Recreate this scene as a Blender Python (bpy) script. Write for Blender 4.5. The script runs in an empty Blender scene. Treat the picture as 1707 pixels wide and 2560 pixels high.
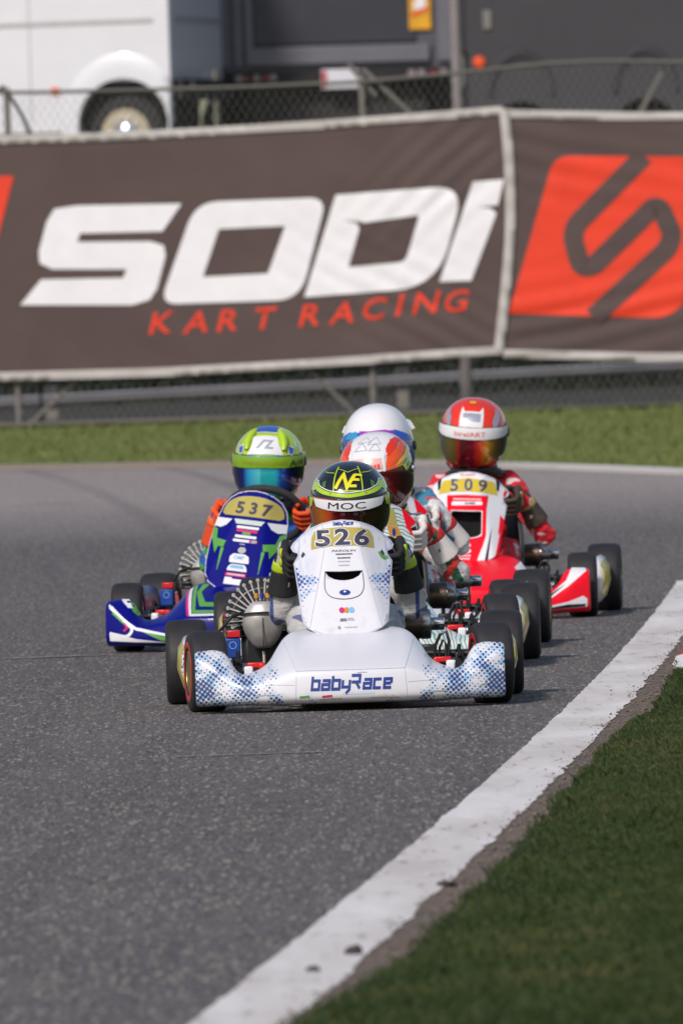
import bpy, bmesh, math, random
from mathutils import Vector, Matrix, noise as mnoise
from mathutils.geometry import tessellate_polygon
random.seed(7)
R = math.radians
scn = bpy.context.scene
col = scn.collection

# ---------------------------------------------------------------- camera
CAM_H = 1.26            # eye height of the photographer
FPX = 34800.0           # long telephoto lens, in pixels of the 1707 x 2560 frame
PITCH = math.atan(508.0 / FPX)
ROLL = R(-1.8)
CAMR = Matrix.Rotation(R(90) - PITCH, 3, 'X') @ Matrix.Rotation(ROLL, 3, 'Z')
cam_d = bpy.data.cameras.new('camera')
cam_d.sensor_fit = 'VERTICAL'
cam_d.sensor_height = 36.0
cam_d.lens = FPX / 2560.0 * 36.0
cam_d.clip_start = 0.5
cam_d.clip_end = 2000.0
cam_d.dof.use_dof = True
cam_d.dof.focus_distance = 44.15
cam_d.dof.aperture_fstop = 14.0
cam = bpy.data.objects.new('camera', cam_d)
cam.location = (0, 0, CAM_H)
cam.rotation_euler = CAMR.to_euler()
col.objects.link(cam)
scn.camera = cam

# ---------------------------------------------------------------- light
SUN_EL, SUN_AZ = R(40), R(-28)      # hazy sun behind the photographer's left shoulder
world = bpy.data.worlds.new('World'); scn.world = world; world.use_nodes = True
wn = world.node_tree
bg = wn.nodes['Background']
sky = wn.nodes.new('ShaderNodeTexSky'); sky.sky_type = 'NISHITA'; sky.sun_disc = False
sky.sun_elevation = SUN_EL; sky.sun_rotation = R(180) - SUN_AZ
sky.air_density = 1.2; sky.dust_density = 1.6; sky.ozone_density = 1.0
wn.links.new(sky.outputs[0], bg.inputs[0]); bg.inputs[1].default_value = 0.070
sun_d = bpy.data.lights.new('sun', 'SUN'); sun_d.energy = 2.0; sun_d.angle = R(7)
sun_d.color = (1.0, 0.92, 0.875)
sun = bpy.data.objects.new('sun', sun_d); col.objects.link(sun)
sdir = Vector((math.sin(SUN_AZ) * math.cos(SUN_EL), -math.cos(SUN_AZ) * math.cos(SUN_EL), math.sin(SUN_EL)))
sun.rotation_euler = sdir.to_track_quat('Z', 'Y').to_euler()
sun.location = (-20, -20, 40)
scn.view_settings.view_transform = 'Standard'
scn.view_settings.look = 'None'
scn.view_settings.gamma = 1.0
scn.view_settings.use_curve_mapping = False
scn.view_settings.exposure = 0.54
scn.cycles.use_denoising = True
scn.cycles.max_bounces = 8

# ---------------------------------------------------------------- helpers
def ray(px, py):
    return CAMR @ Vector(((px - 853.5) / FPX, -(py - 1280.0) / FPX, -1.0))
def at(px, py, Y):
    d = ray(px, py); t = Y / d.y
    return Vector((d.x * t, Y, CAM_H + d.z * t))
def on_ground(px, py, z=0.0):
    d = ray(px, py); t = (z - CAM_H) / d.z
    return Vector((d.x * t, d.y * t, z))

def tag(o, label=None, cat=None, group=None, kind=None):
    if label: o['label'] = label
    if cat: o['category'] = cat
    if group: o['group'] = group
    if kind: o['kind'] = kind
    return o
def empty(name, loc=(0, 0, 0), rz=0.0, parent=None):
    o = bpy.data.objects.new(name, None); col.objects.link(o)
    o.empty_display_size = 0.1
    o.location = loc; o.rotation_euler = (0, 0, rz); o.parent = parent
    return o
def link_mesh(name, me, parent=None, loc=None, rot=None):
    o = bpy.data.objects.new(name, me); col.objects.link(o)
    o.parent = parent
    if loc is not None: o.location = loc
    if rot is not None: o.rotation_euler = rot
    return o
def mk(name, verts, faces, mat, parent=None, smooth=True, auto=None):
    me = bpy.data.meshes.new(name)
    me.from_pydata([tuple(v) for v in verts], [], faces)
    me.update()
    if smooth:
        me.polygons.foreach_set('use_smooth', [True] * len(me.polygons))
        if auto: me.set_sharp_from_angle(angle=R(auto))
    me.materials.append(mat)
    return link_mesh(name, me, parent)

class MB:
    """collects simple solids into one mesh"""
    def __init__(self): self.v = []; self.f = []
    def add(self, v, f):
        n = len(self.v); self.v += [Vector(a) for a in v]; self.f += [tuple(i + n for i in q) for q in f]; return self
    def box(self, c, s, rot=None):
        c = Vector(c); h = Vector(s) * 0.5
        vs = [Vector((x * h.x, y * h.y, z * h.z)) for x in (-1, 1) for y in (-1, 1) for z in (-1, 1)]
        if rot is not None: vs = [rot @ a for a in vs]
        return self.add([a + c for a in vs], [(0, 1, 3, 2), (4, 6, 7, 5), (0, 4, 5, 1), (2, 3, 7, 6), (0, 2, 6, 4), (1, 5, 7, 3)])
    def hexa(self, p):   # 8 corners ordered as in box
        return self.add(p, [(0, 1, 3, 2), (4, 6, 7, 5), (0, 4, 5, 1), (2, 3, 7, 6), (0, 2, 6, 4), (1, 5, 7, 3)])
    def tube(self, path, r, n=8, caps=True):
        path = [Vector(p) for p in path]; m = len(path)
        rs = r if isinstance(r, (list, tuple)) else [r] * m
        rings = []; prev = None
        for i, p in enumerate(path):
            t = (path[min(i + 1, m - 1)] - path[max(i - 1, 0)]).normalized()
            if prev is None:
                a = t.orthogonal().normalized()
            else:
                a = (prev - t * prev.dot(t)); a = a.normalized() if a.length > 1e-6 else t.orthogonal().normalized()
            prev = a; b = t.cross(a)
            rings.append([p + (a * math.cos(2 * math.pi * k / n) + b * math.sin(2 * math.pi * k / n)) * rs[i] for k in range(n)])
        return self.rings(rings, caps)
    def rings(self, rings, caps=True, closed=False):
        n = len(rings[0]); vs = [p for r in rings for p in r]; fs = []
        m = len(rings)
        for i in range(m if closed else m - 1):
            j = (i + 1) % m
            for k in range(n):
                fs.append((i * n + k, i * n + (k + 1) % n, j * n + (k + 1) % n, j * n + k))
        if caps and not closed:
            fs.append(tuple(range(n - 1, -1, -1))); fs.append(tuple((m - 1) * n + k for k in range(n)))
        return self.add(vs, fs)
    def ball(self, c, r, n=12, m=8, rot=None):
        c = Vector(c); r = Vector(r) if isinstance(r, (list, tuple, Vector)) else Vector((r, r, r))
        rings = []
        for i in range(1, m):
            a = math.pi * i / m
            rr = []
            for k in range(n):
                b = 2 * math.pi * k / n
                q = Vector((r.x * math.sin(a) * math.cos(b), r.y * math.sin(a) * math.sin(b), -r.z * math.cos(a)))
                rr.append(c + (rot @ q if rot is not None else q))
            rings.append(rr)
        base = len(self.v)
        self.rings(rings, caps=True)
        return self
    def capsule(self, a, b, ra, rb, n=12):
        a = Vector(a); b = Vector(b)
        self.tube([a, b], [ra, rb], n); self.ball(a, ra * 1.0, n, 8); self.ball(b, rb * 1.0, n, 8); return self
    def lathe(self, prof, axis='X', n=32, c=(0, 0, 0), closed=False):
        c = Vector(c); rings = []
        for (h, r) in prof:
            rr = []
            for k in range(n):
                b = 2 * math.pi * k / n
                if axis == 'X': q = Vector((h, r * math.cos(b), r * math.sin(b)))
                elif axis == 'Y': q = Vector((r * math.cos(b), h, r * math.sin(b)))
                else: q = Vector((r * math.cos(b), r * math.sin(b), h))
                rr.append(c + q)
            rings.append(rr)
        return self.rings(rings, caps=not closed, closed=closed)
    def prism(self, poly, y0, y1, axis='Y'):
        """poly in (x,z), extruded along y"""
        n = len(poly)
        vs = [Vector((x, y0, z)) for x, z in poly] + [Vector((x, y1, z)) for x, z in poly]
        fs = [tuple(range(n)), tuple(range(2 * n - 1, n - 1, -1))] + [(k, n + k, n + (k + 1) % n, (k + 1) % n) for k in range(n)]
        return self.add(vs, fs)
    def build(self, name, mat, parent=None, smooth=True, auto=40, bevel=0.0):
        o = mk(name, self.v, self.f, mat, parent, smooth, None)
        bm = bmesh.new(); bm.from_mesh(o.data)
        bmesh.ops.recalc_face_normals(bm, faces=bm.faces)
        bm.to_mesh(o.data); bm.free()
        if smooth and auto: o.data.set_sharp_from_angle(angle=R(auto))
        if bevel:
            b = o.modifiers.new('bevel', 'BEVEL'); b.width = bevel; b.segments = 2; b.limit_method = 'ANGLE'
        return o

def pchip(knots):
    xs = [k[0] for k in knots]; ys = [k[1] for k in knots]; n = len(xs)
    d = [(ys[i + 1] - ys[i]) / (xs[i + 1] - xs[i]) for i in range(n - 1)]
    m = [d[0]] + [0 if d[i - 1] * d[i] <= 0 else 2 * d[i - 1] * d[i] / (d[i - 1] + d[i]) for i in range(1, n - 1)] + [d[-1]]
    def f(x):
        if x <= xs[0]: return ys[0]
        if x >= xs[-1]: return ys[-1]
        i = 0
        while x > xs[i + 1]: i += 1
        h = xs[i + 1] - xs[i]; t = (x - xs[i]) / h
        return ((1 + 2 * t) * (1 - t) ** 2 * ys[i] + t * (1 - t) ** 2 * h * m[i] + t * t * (3 - 2 * t) * ys[i + 1] + t * t * (t - 1) * h * m[i + 1])
    return f
def lin(knots):
    def f(x):
        if x <= knots[0][0]: return knots[0][1]
        for (a, b), (c, d) in zip(knots, knots[1:]):
            if x <= c: return b + (d - b) * (x - a) / (c - a)
        return knots[-1][1]
    return f
def chaikin(p, it=2, closed=True):
    for _ in range(it):
        q = []; n = len(p)
        rng = range(n) if closed else range(n - 1)
        if not closed: q.append(p[0])
        for i in rng:
            a = p[i]; b = p[(i + 1) % n]
            q.append(tuple(a[k] * .75 + b[k] * .25 for k in range(len(a))))
            q.append(tuple(a[k] * .25 + b[k] * .75 for k in range(len(a))))
        if not closed: q.append(p[-1])
        p = q
    return p
def roundpoly(pts, r, n=5):
    out = []; m = len(pts)
    for i in range(m):
        rr = r[i] if isinstance(r, (list, tuple)) else r
        p = Vector(pts[i]); a = Vector(pts[i - 1]) - p; b = Vector(pts[(i + 1) % m]) - p
        la, lb = a.length, b.length; rr = min(rr, la * .49, lb * .49)
        pa = p + a / la * rr; pb = p + b / lb * rr
        for k in range(n):
            t = k / (n - 1)
            out.append(tuple(pa * (1 - t) ** 2 + p * 2 * t * (1 - t) + pb * t * t))
    return out
def roundline(pts, r, n=6):
    out = [tuple(pts[0])]
    for i in range(1, len(pts) - 1):
        p = Vector(pts[i]); a = Vector(pts[i - 1]) - p; b = Vector(pts[i + 1]) - p
        rr = min(r, a.length * .49, b.length * .49)
        pa = p + a.normalized() * rr; pb = p + b.normalized() * rr
        for k in range(n):
            t = k / (n - 1); out.append(tuple(pa * (1 - t) ** 2 + p * 2 * t * (1 - t) + pb * t * t))
    out.append(tuple(pts[-1])); return out

# ---------------------------------------------------------------- flat print: 2-D shapes laid on curved surfaces
class Flat:
    """2-D faces (verts (a,b), faces)"""
    def __init__(self): self.v = []; self.f = []; self.lv = []
    def poly(self, pts, lv=0.0):
        n = len(self.v); self.v += [tuple(p[:2]) for p in pts]; self.lv += [lv] * len(pts); self.f.append(tuple(range(n, n + len(pts)))); return self
    def ring(self, a, b):
        m = len(a); n = len(self.v); self.v += [tuple(p) for p in a] + [tuple(p) for p in b]; self.lv += [0.0] * (2 * m)
        for i in range(m):
            j = (i + 1) % m; self.f.append((n + i, n + j, n + m + j, n + m + i))
        return self
    def stroke(self, pts, w, lv=0.0, closed=False):
        pts = [Vector(p[:2]) for p in pts]; m = len(pts); L = []; Rr = []
        for i in range(m):
            if closed: a = pts[i - 1]; c = pts[(i + 1) % m]
            else: a = pts[max(i - 1, 0)]; c = pts[min(i + 1, m - 1)]
            t1 = (pts[i] - a); t2 = (c - pts[i])
            t1 = t1.normalized() if t1.length > 1e-9 else t2.normalized()
            t2 = t2.normalized() if t2.length > 1e-9 else t1
            n1 = Vector((-t1.y, t1.x)); n2 = Vector((-t2.y, t2.x)); nn = (n1 + n2)
            nn = nn.normalized() if nn.length > 1e-6 else n1
            k = w * .5 / max(.35, nn.dot(n1))
            L.append(pts[i] + nn * k); Rr.append(pts[i] - nn * k)
        n = len(self.v)
        for a, b in zip(L, Rr): self.v += [tuple(a), tuple(b)]; self.lv += [lv, lv]
        for i in range(m if closed else m - 1):
            j = (i + 1) % m
            self.f.append((n + 2 * i, n + 2 * j, n + 2 * j + 1, n + 2 * i + 1))
        return self
    def disc(self, c, rx, ry=None, n=20, lv=0.0):
        ry = ry or rx
        return self.poly([(c[0] + rx * math.cos(2 * math.pi * k / n), c[1] + ry * math.sin(2 * math.pi * k / n)) for k in range(n)], lv)
    def arc_ring(self, c, r0, r1, n=24):
        a = [(c[0] + r0 * math.cos(2 * math.pi * k / n), c[1] + r0 * math.sin(2 * math.pi * k / n)) for k in range(n)]
        b = [(c[0] + r1 * math.cos(2 * math.pi * k / n), c[1] + r1 * math.sin(2 * math.pi * k / n)) for k in range(n)]
        return self.ring(a, b)
    def put(self, src, fn, lv=0.0):
        n = len(self.v); self.v += [tuple(fn(p)) for p in src.v]; self.lv += [l + lv for l in src.lv]
        self.f += [tuple(i + n for i in q) for q in src.f]; return self
    def lay(self, name, mat, parent, surf, grid=None, off=0.001, smooth=True):
        """surf(a,b,off)->Vector ; grid cuts long faces so that they follow the surface"""
        bm = bmesh.new(); vs = [bm.verts.new((a, b, l)) for (a, b), l in zip(self.v, self.lv)]
        for q in self.f:
            tris = [q] if len(q) <= 3 else [tuple(q[i] for i in t) for t in tessellate_polygon([[Vector((*self.v[i], 0)) for i in q]])]
            for t in tris:
                try: bm.faces.new([vs[i] for i in t])
                except ValueError: pass
        if grid:
            for ax in (0, 1):
                cs = [v.co[ax] for v in bm.verts]
                if not cs: continue
                lo, hi = min(cs), max(cs); k = math.floor(lo / grid) + 1
                while k * grid < hi:
                    co = [0, 0, 0]; co[ax] = k * grid; no = [0, 0, 0]; no[ax] = 1
                    bmesh.ops.bisect_plane(bm, geom=bm.verts[:] + bm.edges[:] + bm.faces[:], plane_co=co, plane_no=no, dist=1e-6)
                    k += 1
        for v in bm.verts: v.co = surf(v.co.x, v.co.y, off + v.co.z)
        me = bpy.data.meshes.new(name); bm.to_mesh(me); bm.free()
        if smooth: me.polygons.foreach_set('use_smooth', [True] * len(me.polygons))
        me.materials.append(mat)
        return link_mesh(name, me, parent)

_txt = {}
def text(s, size=1.0, bold=0.0, shear=0.0, wide=1.0):
    """outline of a string in the built-in typeface as a Flat, centred on (0,0), cap height = size"""
    key = (s, bold)
    if key not in _txt:
        c = bpy.data.curves.new('txt', 'FONT'); c.body = s; c.offset = bold; c.resolution_u = 3
        o = bpy.data.objects.new('txt', c); col.objects.link(o)
        bpy.context.view_layer.update()
        me = o.evaluated_get(bpy.context.evaluated_depsgraph_get()).to_mesh()
        V = [(v.co.x, v.co.y) for v in me.vertices]; Fs = [tuple(p.vertices) for p in me.polygons]
        bpy.data.objects.remove(o); bpy.data.curves.remove(c)
        x0 = min(v[0] for v in V); x1 = max(v[0] for v in V); y0 = min(v[1] for v in V); y1 = max(v[1] for v in V)
        h = (y1 - y0)
        _txt[key] = ([((x - (x0 + x1) / 2) / h, (y - (y0 + y1) / 2) / h) for x, y in V], Fs)
    V, Fs = _txt[key]; fl = Flat()
    fl.v = [((x * wide + y * shear) * size, y * size) for x, y in V]; fl.f = list(Fs); fl.lv = [0.0] * len(V)
    return fl

# ---------------------------------------------------------------- materials
def newmat(name):
    m = bpy.data.materials.new(name); m.use_nodes = True
    return m, m.node_tree, m.node_tree.nodes['Principled BSDF']
def nd(nt, typ, **kw):
    n = nt.nodes.new(typ)
    for k, v in kw.items(): setattr(n, k, v)
    return n
def math_n(nt, op, a, b=None, c=None, clamp=False):
    n = nd(nt, 'ShaderNodeMath', operation=op); n.use_clamp = clamp
    for i, s in enumerate((a, b, c)):
        if s is None: continue
        if isinstance(s, (int, float)): n.inputs[i].default_value = s
        else: nt.links.new(s, n.inputs[i])
    return n.outputs[0]
def mixc(nt, fac, a, b, mode='MIX'):
    n = nd(nt, 'ShaderNodeMix', data_type='RGBA', blend_type=mode)
    for s, i in ((fac, 0), (a, 6), (b, 7)):
        if isinstance(s, (int, float)): n.inputs[i].default_value = s
        elif isinstance(s, tuple): n.inputs[i].default_value = (*s, 1) if len(s) == 3 else s
        else: nt.links.new(s, n.inputs[i])
    return n.outputs[2]
def noise_n(nt, vec, scale, detail=3, rough=.55, out=0):
    n = nd(nt, 'ShaderNodeTexNoise'); n.inputs['Scale'].default_value = scale; n.inputs['Detail'].default_value = detail
    n.inputs['Roughness'].default_value = rough
    if vec is not None: nt.links.new(vec, n.inputs['Vector'])
    return n.outputs[out]
def mapr(nt, v, a, b, c=0.0, d=1.0):
    n = nd(nt, 'ShaderNodeMapRange'); nt.links.new(v, n.inputs[0])
    for i, x in zip((1, 2, 3, 4), (a, b, c, d)): n.inputs[i].default_value = x
    return n.outputs[0]
def ramp(nt, v, stops, interp='LINEAR'):
    n = nd(nt, 'ShaderNodeValToRGB'); cr = n.color_ramp; cr.interpolation = interp
    while len(cr.elements) < len(stops): cr.elements.new(.5)
    for e, (p, c) in zip(cr.elements, stops): e.position = p; e.color = (*c, 1)
    nt.links.new(v, n.inputs[0]); return n.outputs[0]
def objco(nt): return nd(nt, 'ShaderNodeTexCoord').outputs['Object']
def scaled(nt, vec, s):
    n = nd(nt, 'ShaderNodeMapping'); n.inputs['Scale'].default_value = s; nt.links.new(vec, n.inputs[0]); return n.outputs[0]
def bump_n(nt, bs, h, strength, dist):
    n = nd(nt, 'ShaderNodeBump'); n.inputs['Strength'].default_value = strength; n.inputs['Distance'].default_value = dist
    nt.links.new(h, n.inputs['Height']); nt.links.new(n.outputs[0], bs.inputs['Normal'])

def M(name, c, rough=.5, metal=0.0, coat=0.0, var=.06, vs=8.0, bump=0.0, bs_=200.0, rvar=.06, spec=.5):
    m, nt, b = newmat(name)
    co = objco(nt)
    n = noise_n(nt, co, vs, 4)
    hs = nd(nt, 'ShaderNodeHueSaturation'); hs.inputs['Color'].default_value = (*c, 1)
    nt.links.new(mapr(nt, n, .3, .7, 1 - var, 1 + var), hs.inputs['Value'])
    nt.links.new(hs.outputs[0], b.inputs['Base Color'])
    n2 = noise_n(nt, co, vs * 3.1, 3)
    nt.links.new(mapr(nt, n2, .3, .7, max(.02, rough - rvar), min(1, rough + rvar)), b.inputs['Roughness'])
    b.inputs['Metallic'].default_value = metal; b.inputs['Coat Weight'].default_value = coat
    b.inputs['Coat Roughness'].default_value = .06; b.inputs['Specular IOR Level'].default_value = spec
    if bump: bump_n(nt, b, noise_n(nt, co, bs_, 3), bump, .002)
    return m
# ================================================================ the setting
def smooth(a, b, x):
    t = max(0.0, min(1.0, (x - a) / (b - a))); return t * t * (3 - 2 * t)
def gz(X, Y):
    """height of the ground: flat by the karts, a slight rise to the far verge, a bank up to the paddock"""
    z = .17 * smooth(58, 101, Y) + .19 * smooth(100, 116, Y) + .06 * smooth(121, 124, Y)
    z += 2.45 * smooth(124, 140, Y)
    return z

# --- materials of the setting
def asphalt():
    m, nt, b = newmat('asphalt')
    co = objco(nt)
    fine = noise_n(nt, scaled(nt, co, (150, 14, 1)), 1.0, 2, .7)
    mid = noise_n(nt, scaled(nt, co, (40, 4, 1)), 1.0, 3, .6)
    big = noise_n(nt, scaled(nt, co, (.7, .16, 1)), 1.0, 4, .6)
    sep = nd(nt, 'ShaderNodeSeparateXYZ'); nt.links.new(co, sep.inputs[0])
    # rubbered-in racing line: long dark bands that cross the track
    wob = noise_n(nt, scaled(nt, co, (.22, .03, 1)), 1.0, 3)
    ys = math_n(nt, 'ADD', sep.outputs[1], math_n(nt, 'MULTIPLY', math_n(nt, 'SUBTRACT', wob, .5), 14.0))
    band = math_n(nt, 'ADD', mapr(nt, math_n(nt, 'ABSOLUTE', math_n(nt, 'SUBTRACT', ys, 72.0)), 2.0, 7.0, 1.0, 0.0),
                  math_n(nt, 'MULTIPLY', mapr(nt, math_n(nt, 'ABSOLUTE', math_n(nt, 'SUBTRACT', ys, 58.0)), 1.0, 7.0, 1.0, 0.0), .6), clamp=True)
    c = mixc(nt, mapr(nt, big, .3, .7), (.080, .071, .074), (.114, .102, .104))
    c = mixc(nt, mapr(nt, mid, .35, .7), c, mixc(nt, .5, c, (.15, .135, .13)))
    c = mixc(nt, math_n(nt, 'MULTIPLY', band, .40), c, (.070, .068, .076))
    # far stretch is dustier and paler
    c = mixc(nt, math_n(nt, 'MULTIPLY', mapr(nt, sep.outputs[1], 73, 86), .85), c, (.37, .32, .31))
    dk = noise_n(nt, scaled(nt, co, (1.1, .25, 1)), 1.0, 4, .65)
    c = mixc(nt, math_n(nt, 'MULTIPLY', mapr(nt, dk, .58, .74), .30), c, (.05, .046, .046))
    spark = noise_n(nt, scaled(nt, co, (72, 5.5, 1)), 1.0, 2, .6)
    g1 = noise_n(nt, scaled(nt, co, (95, 6.5, 1)), 1.0, 3, .75)
    g2 = noise_n(nt, scaled(nt, co, (60, 3.6, 1)), 1.0, 2, .7)
    def grains(sx, sy):
        v = nd(nt, 'ShaderNodeTexVoronoi'); v.inputs['Scale'].default_value = 1.0; nt.links.new(scaled(nt, co, (sx, sy, 1)), v.inputs['Vector'])
        s_ = nd(nt, 'ShaderNodeSeparateColor'); nt.links.new(v.outputs['Color'], s_.inputs[0]); return s_.outputs
    # tyre tracks laid down along the karts' path
    for (x0_, b1_, b2_, w_, k_) in ((-.50, .008, -.0007, .09, .42), (.42, .008, -.0007, .10, .46), (-.95, .004, -.0010, .08, .30), (-.02, .012, -.0006, .07, .25), (-1.6, .0, -.0012, .12, .3)):
        yy = math_n(nt, 'SUBTRACT', sep.outputs[1], 44.0)
        u_ = math_n(nt, 'SUBTRACT', sep.outputs[0], math_n(nt, 'ADD', x0_, math_n(nt, 'MULTIPLY', yy, math_n(nt, 'ADD', b1_, math_n(nt, 'MULTIPLY', yy, b2_)))))
        tm = mapr(nt, math_n(nt, 'ABSOLUTE', u_), w_ * .35, w_, k_, 0)
        c = mixc(nt, math_n(nt, 'MULTIPLY', tm, mapr(nt, wob, .35, .6, .3, 1)), c, (.050, .047, .052))
    A_ = grains(150, 10); B_ = grains(135, 9); C_ = grains(210, 15)
    c = mixc(nt, mapr(nt, A_[0], .28, .0, 0, .75), c, (.032, .029, .033))
    c = mixc(nt, mapr(nt, A_[1], .72, 1.0, 0, .60), c, (.22, .195, .17))
    c = mixc(nt, mapr(nt, C_[0], .60, 1.0, 0, .55), c, (.19, .17, .155))
    c = mixc(nt, mapr(nt, B_[0], .84, .97, 0, .70), c, (.36, .31, .245))
    c = mixc(nt, mapr(nt, fine, .40, .25, 0, .7), c, (.03, .028, .03))
    nt.links.new(c, b.inputs['Base Color'])
    b.inputs['Roughness'].default_value = .88; b.inputs['Specular IOR Level'].default_value = .25
    bump_n(nt, b, math_n(nt, 'ADD', fine, A_[0]), .3, .003)
    return m
def paint_white():
    m, nt, b = newmat('line_paint')
    co = objco(nt)
    w = noise_n(nt, scaled(nt, co, (22, 2.2, 1)), 1.0, 5, .7)
    w2 = noise_n(nt, scaled(nt, co, (3.0, .5, 1)), 1.0, 4, .6)
    c = mixc(nt, mapr(nt, w2, .35, .65), (.76, .73, .71), (.56, .51, .475))
    chip = math_n(nt, 'MULTIPLY', mapr(nt, w, .54, .66), mapr(nt, w2, .40, .60, .12, 1.0))
    c = mixc(nt, chip, c, (.30, .25, .215))
    nt.links.new(c, b.inputs['Base Color']); b.inputs['Roughness'].default_value = .75
    bump_n(nt, b, w, .4, .003)
    return m
def soil():
    m, nt, b = newmat('soil')
    co = objco(nt); n = noise_n(nt, scaled(nt, co, (30, 5, 5)), 1.0, 5, .7); n2 = noise_n(nt, co, 1.2, 3)
    c = mixc(nt, mapr(nt, n, .3, .7), (.070, .047, .034), (.22, .155, .115))
    c = mixc(nt, mapr(nt, n2, .45, .7), c, (.11, .085, .07))
    gr = noise_n(nt, scaled(nt, co, (85, 7, 1)), 1.0, 3, .7)
    c = mixc(nt, mapr(nt, gr, .55, .68, 0, .7), c, (.30, .25, .20)); c = mixc(nt, mapr(nt, gr, .45, .30, 0, .7), c, (.03, .025, .022))
    nt.links.new(c, b.inputs['Base Color']); b.inputs['Roughness'].default_value = .95
    bump_n(nt, b, n, .8, .01); return m
def turf(name, a, bb, dry):
    m, nt, b = newmat(name)
    co = objco(nt); n = noise_n(nt, co, 2.2, 5, .65); n2 = noise_n(nt, scaled(nt, co, (.5, .28, 1)), 1.0, 4)
    c = mixc(nt, mapr(nt, n, .3, .7), a, bb)
    c = mixc(nt, mapr(nt, n2, .5, .75, 0, .6), c, dry)
    f = noise_n(nt, co, 60, 2); c = mixc(nt, mapr(nt, f, .3, .7, 0, .5), c, tuple(x * .4 for x in a))
    nt.links.new(c, b.inputs['Base Color']); b.inputs['Roughness'].default_value = .9; b.inputs['Specular IOR Level'].default_value = .15
    bump_n(nt, b, f, .8, .02); return m
def blades_mat(name, stops):
    m, nt, b = newmat(name)
    g = nd(nt, 'ShaderNodeNewGeometry').outputs['Random Per Island']
    n = noise_n(nt, objco(nt), 1.7, 4, .6)
    v = math_n(nt, 'ADD', math_n(nt, 'MULTIPLY', g, .5), mapr(nt, n, .3, .7, 0, .5))
    nt.links.new(ramp(nt, v, stops), b.inputs['Base Color'])
    b.inputs['Roughness'].default_value = .6; b.inputs['Specular IOR Level'].default_value = .2
    b.inputs['Subsurface Weight'].default_value = 0.0
    return m
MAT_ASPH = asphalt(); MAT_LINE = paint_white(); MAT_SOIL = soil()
MAT_TURF = turf('turf', (.017, .030, .010), (.030, .048, .015), (.065, .055, .027))
MAT_FAR = turf('far_turf', (.105, .128, .042), (.145, .165, .058), (.21, .175, .085))
MAT_BLADE = blades_mat('grass_blades', [(0, (.010, .021, .004)), (.42, (.024, .042, .008)), (.72, (.044, .062, .014)), (.88, (.090, .078, .026)), (1, (.14, .095, .04))])
MAT_FBLADE = blades_mat('far_grass_blades', [(0, (.085, .115, .028)), (.5, (.13, .160, .045)), (.85, (.17, .185, .062)), (1, (.23, .19, .095))])

def sheet(name, mat, Xf, Ys, nx, dz, kind='structure', label=None):
    """ground sheet: Xf(Y)->(x0,x1), rows at Ys, lifted dz above the terrain"""
    V = []; Fc = []
    for Y in Ys:
        a, b = Xf(Y)
        for i in range(nx + 1):
            x = a + (b - a) * i / nx; V.append((x, Y, gz(x, Y) + dz))
    for j in range(len(Ys) - 1):
        for i in range(nx):
            k = j * (nx + 1) + i; Fc.append((k, k + 1, k + nx + 2, k + nx + 1))
    o = mk(name, V, Fc, mat); tag(o, kind=kind); return o
def rng(a, b, s):
    n = max(1, int(round((b - a) / s))); return [a + (b - a) * i / n for i in range(n + 1)]

sheet('ground', MAT_FAR, lambda Y: (-400, 400), [-300, -100, 0] + rng(10, 160, 2) + [200, 400, 900], 40, -.03)

# edge line of the inside of the corner, measured left and right edges
LL = [on_ground(*p) for p in ((433, 2560), (817, 2300), (1100, 2100), (1256, 1900 + 8), (1417, 1765), (1522, 1650), (1599, 1550), (1692, 1480))]
LR = [on_ground(*p) for p in ((708, 2560), (1017, 2300), (1231, 2100), (1406, 1900 + 8), (1557, 1765), (1642, 1650), (1704, 1550))]
def fitline(P):
    n = len(P); sy = sum(p.y for p in P); sx = sum(p.x for p in P); syy = sum(p.y ** 2 for p in P); sxy = sum(p.x * p.y for p in P)
    # quadratic least squares in Y
    import numpy as np
    return np.polyfit([p.y for p in P], [p.x for p in P], 2)
cl = fitline(LL); cr_ = fitline(LR)
print('LINE', cl, cr_)
LW = .186
def xl(Y):      # left (track side) edge of the white line; beyond 62 m the corner swings away
    y = min(Y, 62.0); v = float(cl[0] * y * y + cl[1] * y + cl[2])
    if Y > 62: v += (2 * cl[0] * 62 + cl[1]) * (Y - 62) + .02 * (Y - 62) ** 2
    if Y < 20: v = float(cl[0] * 400 + cl[1] * 20 + cl[2]) + (Y - 20) * .045
    return v
def far_edge(X):  # far edge of the track as Y(X)
    return 97.5 - 3.4 * X - .35 * X * X if X > 0 else 97.5 - 1.2 * X
# track: strips whose far end follows the far edge
V = []; Fc = []
rows = 90
Xs = [-60, -30, -15, -8] + rng(-5, 5, .4) + [8, 15, 30, 60]
for X in Xs:
    fe = far_edge(max(-8, min(5, X)))
    for j in range(rows + 1):
        Y = 2 + (fe - 2) * j / rows
        V.append((X, Y, gz(X, Y)))
for i in range(len(Xs) - 1):
    for j in range(rows):
        k = i * (rows + 1) + j; Fc.append((k, k + rows + 1, k + rows + 2, k + 1))
# keep the infield out of the track sheet: the infield lies on top of it
trk = mk('track', V, Fc, MAT_ASPH); tag(trk, kind='structure')
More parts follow.
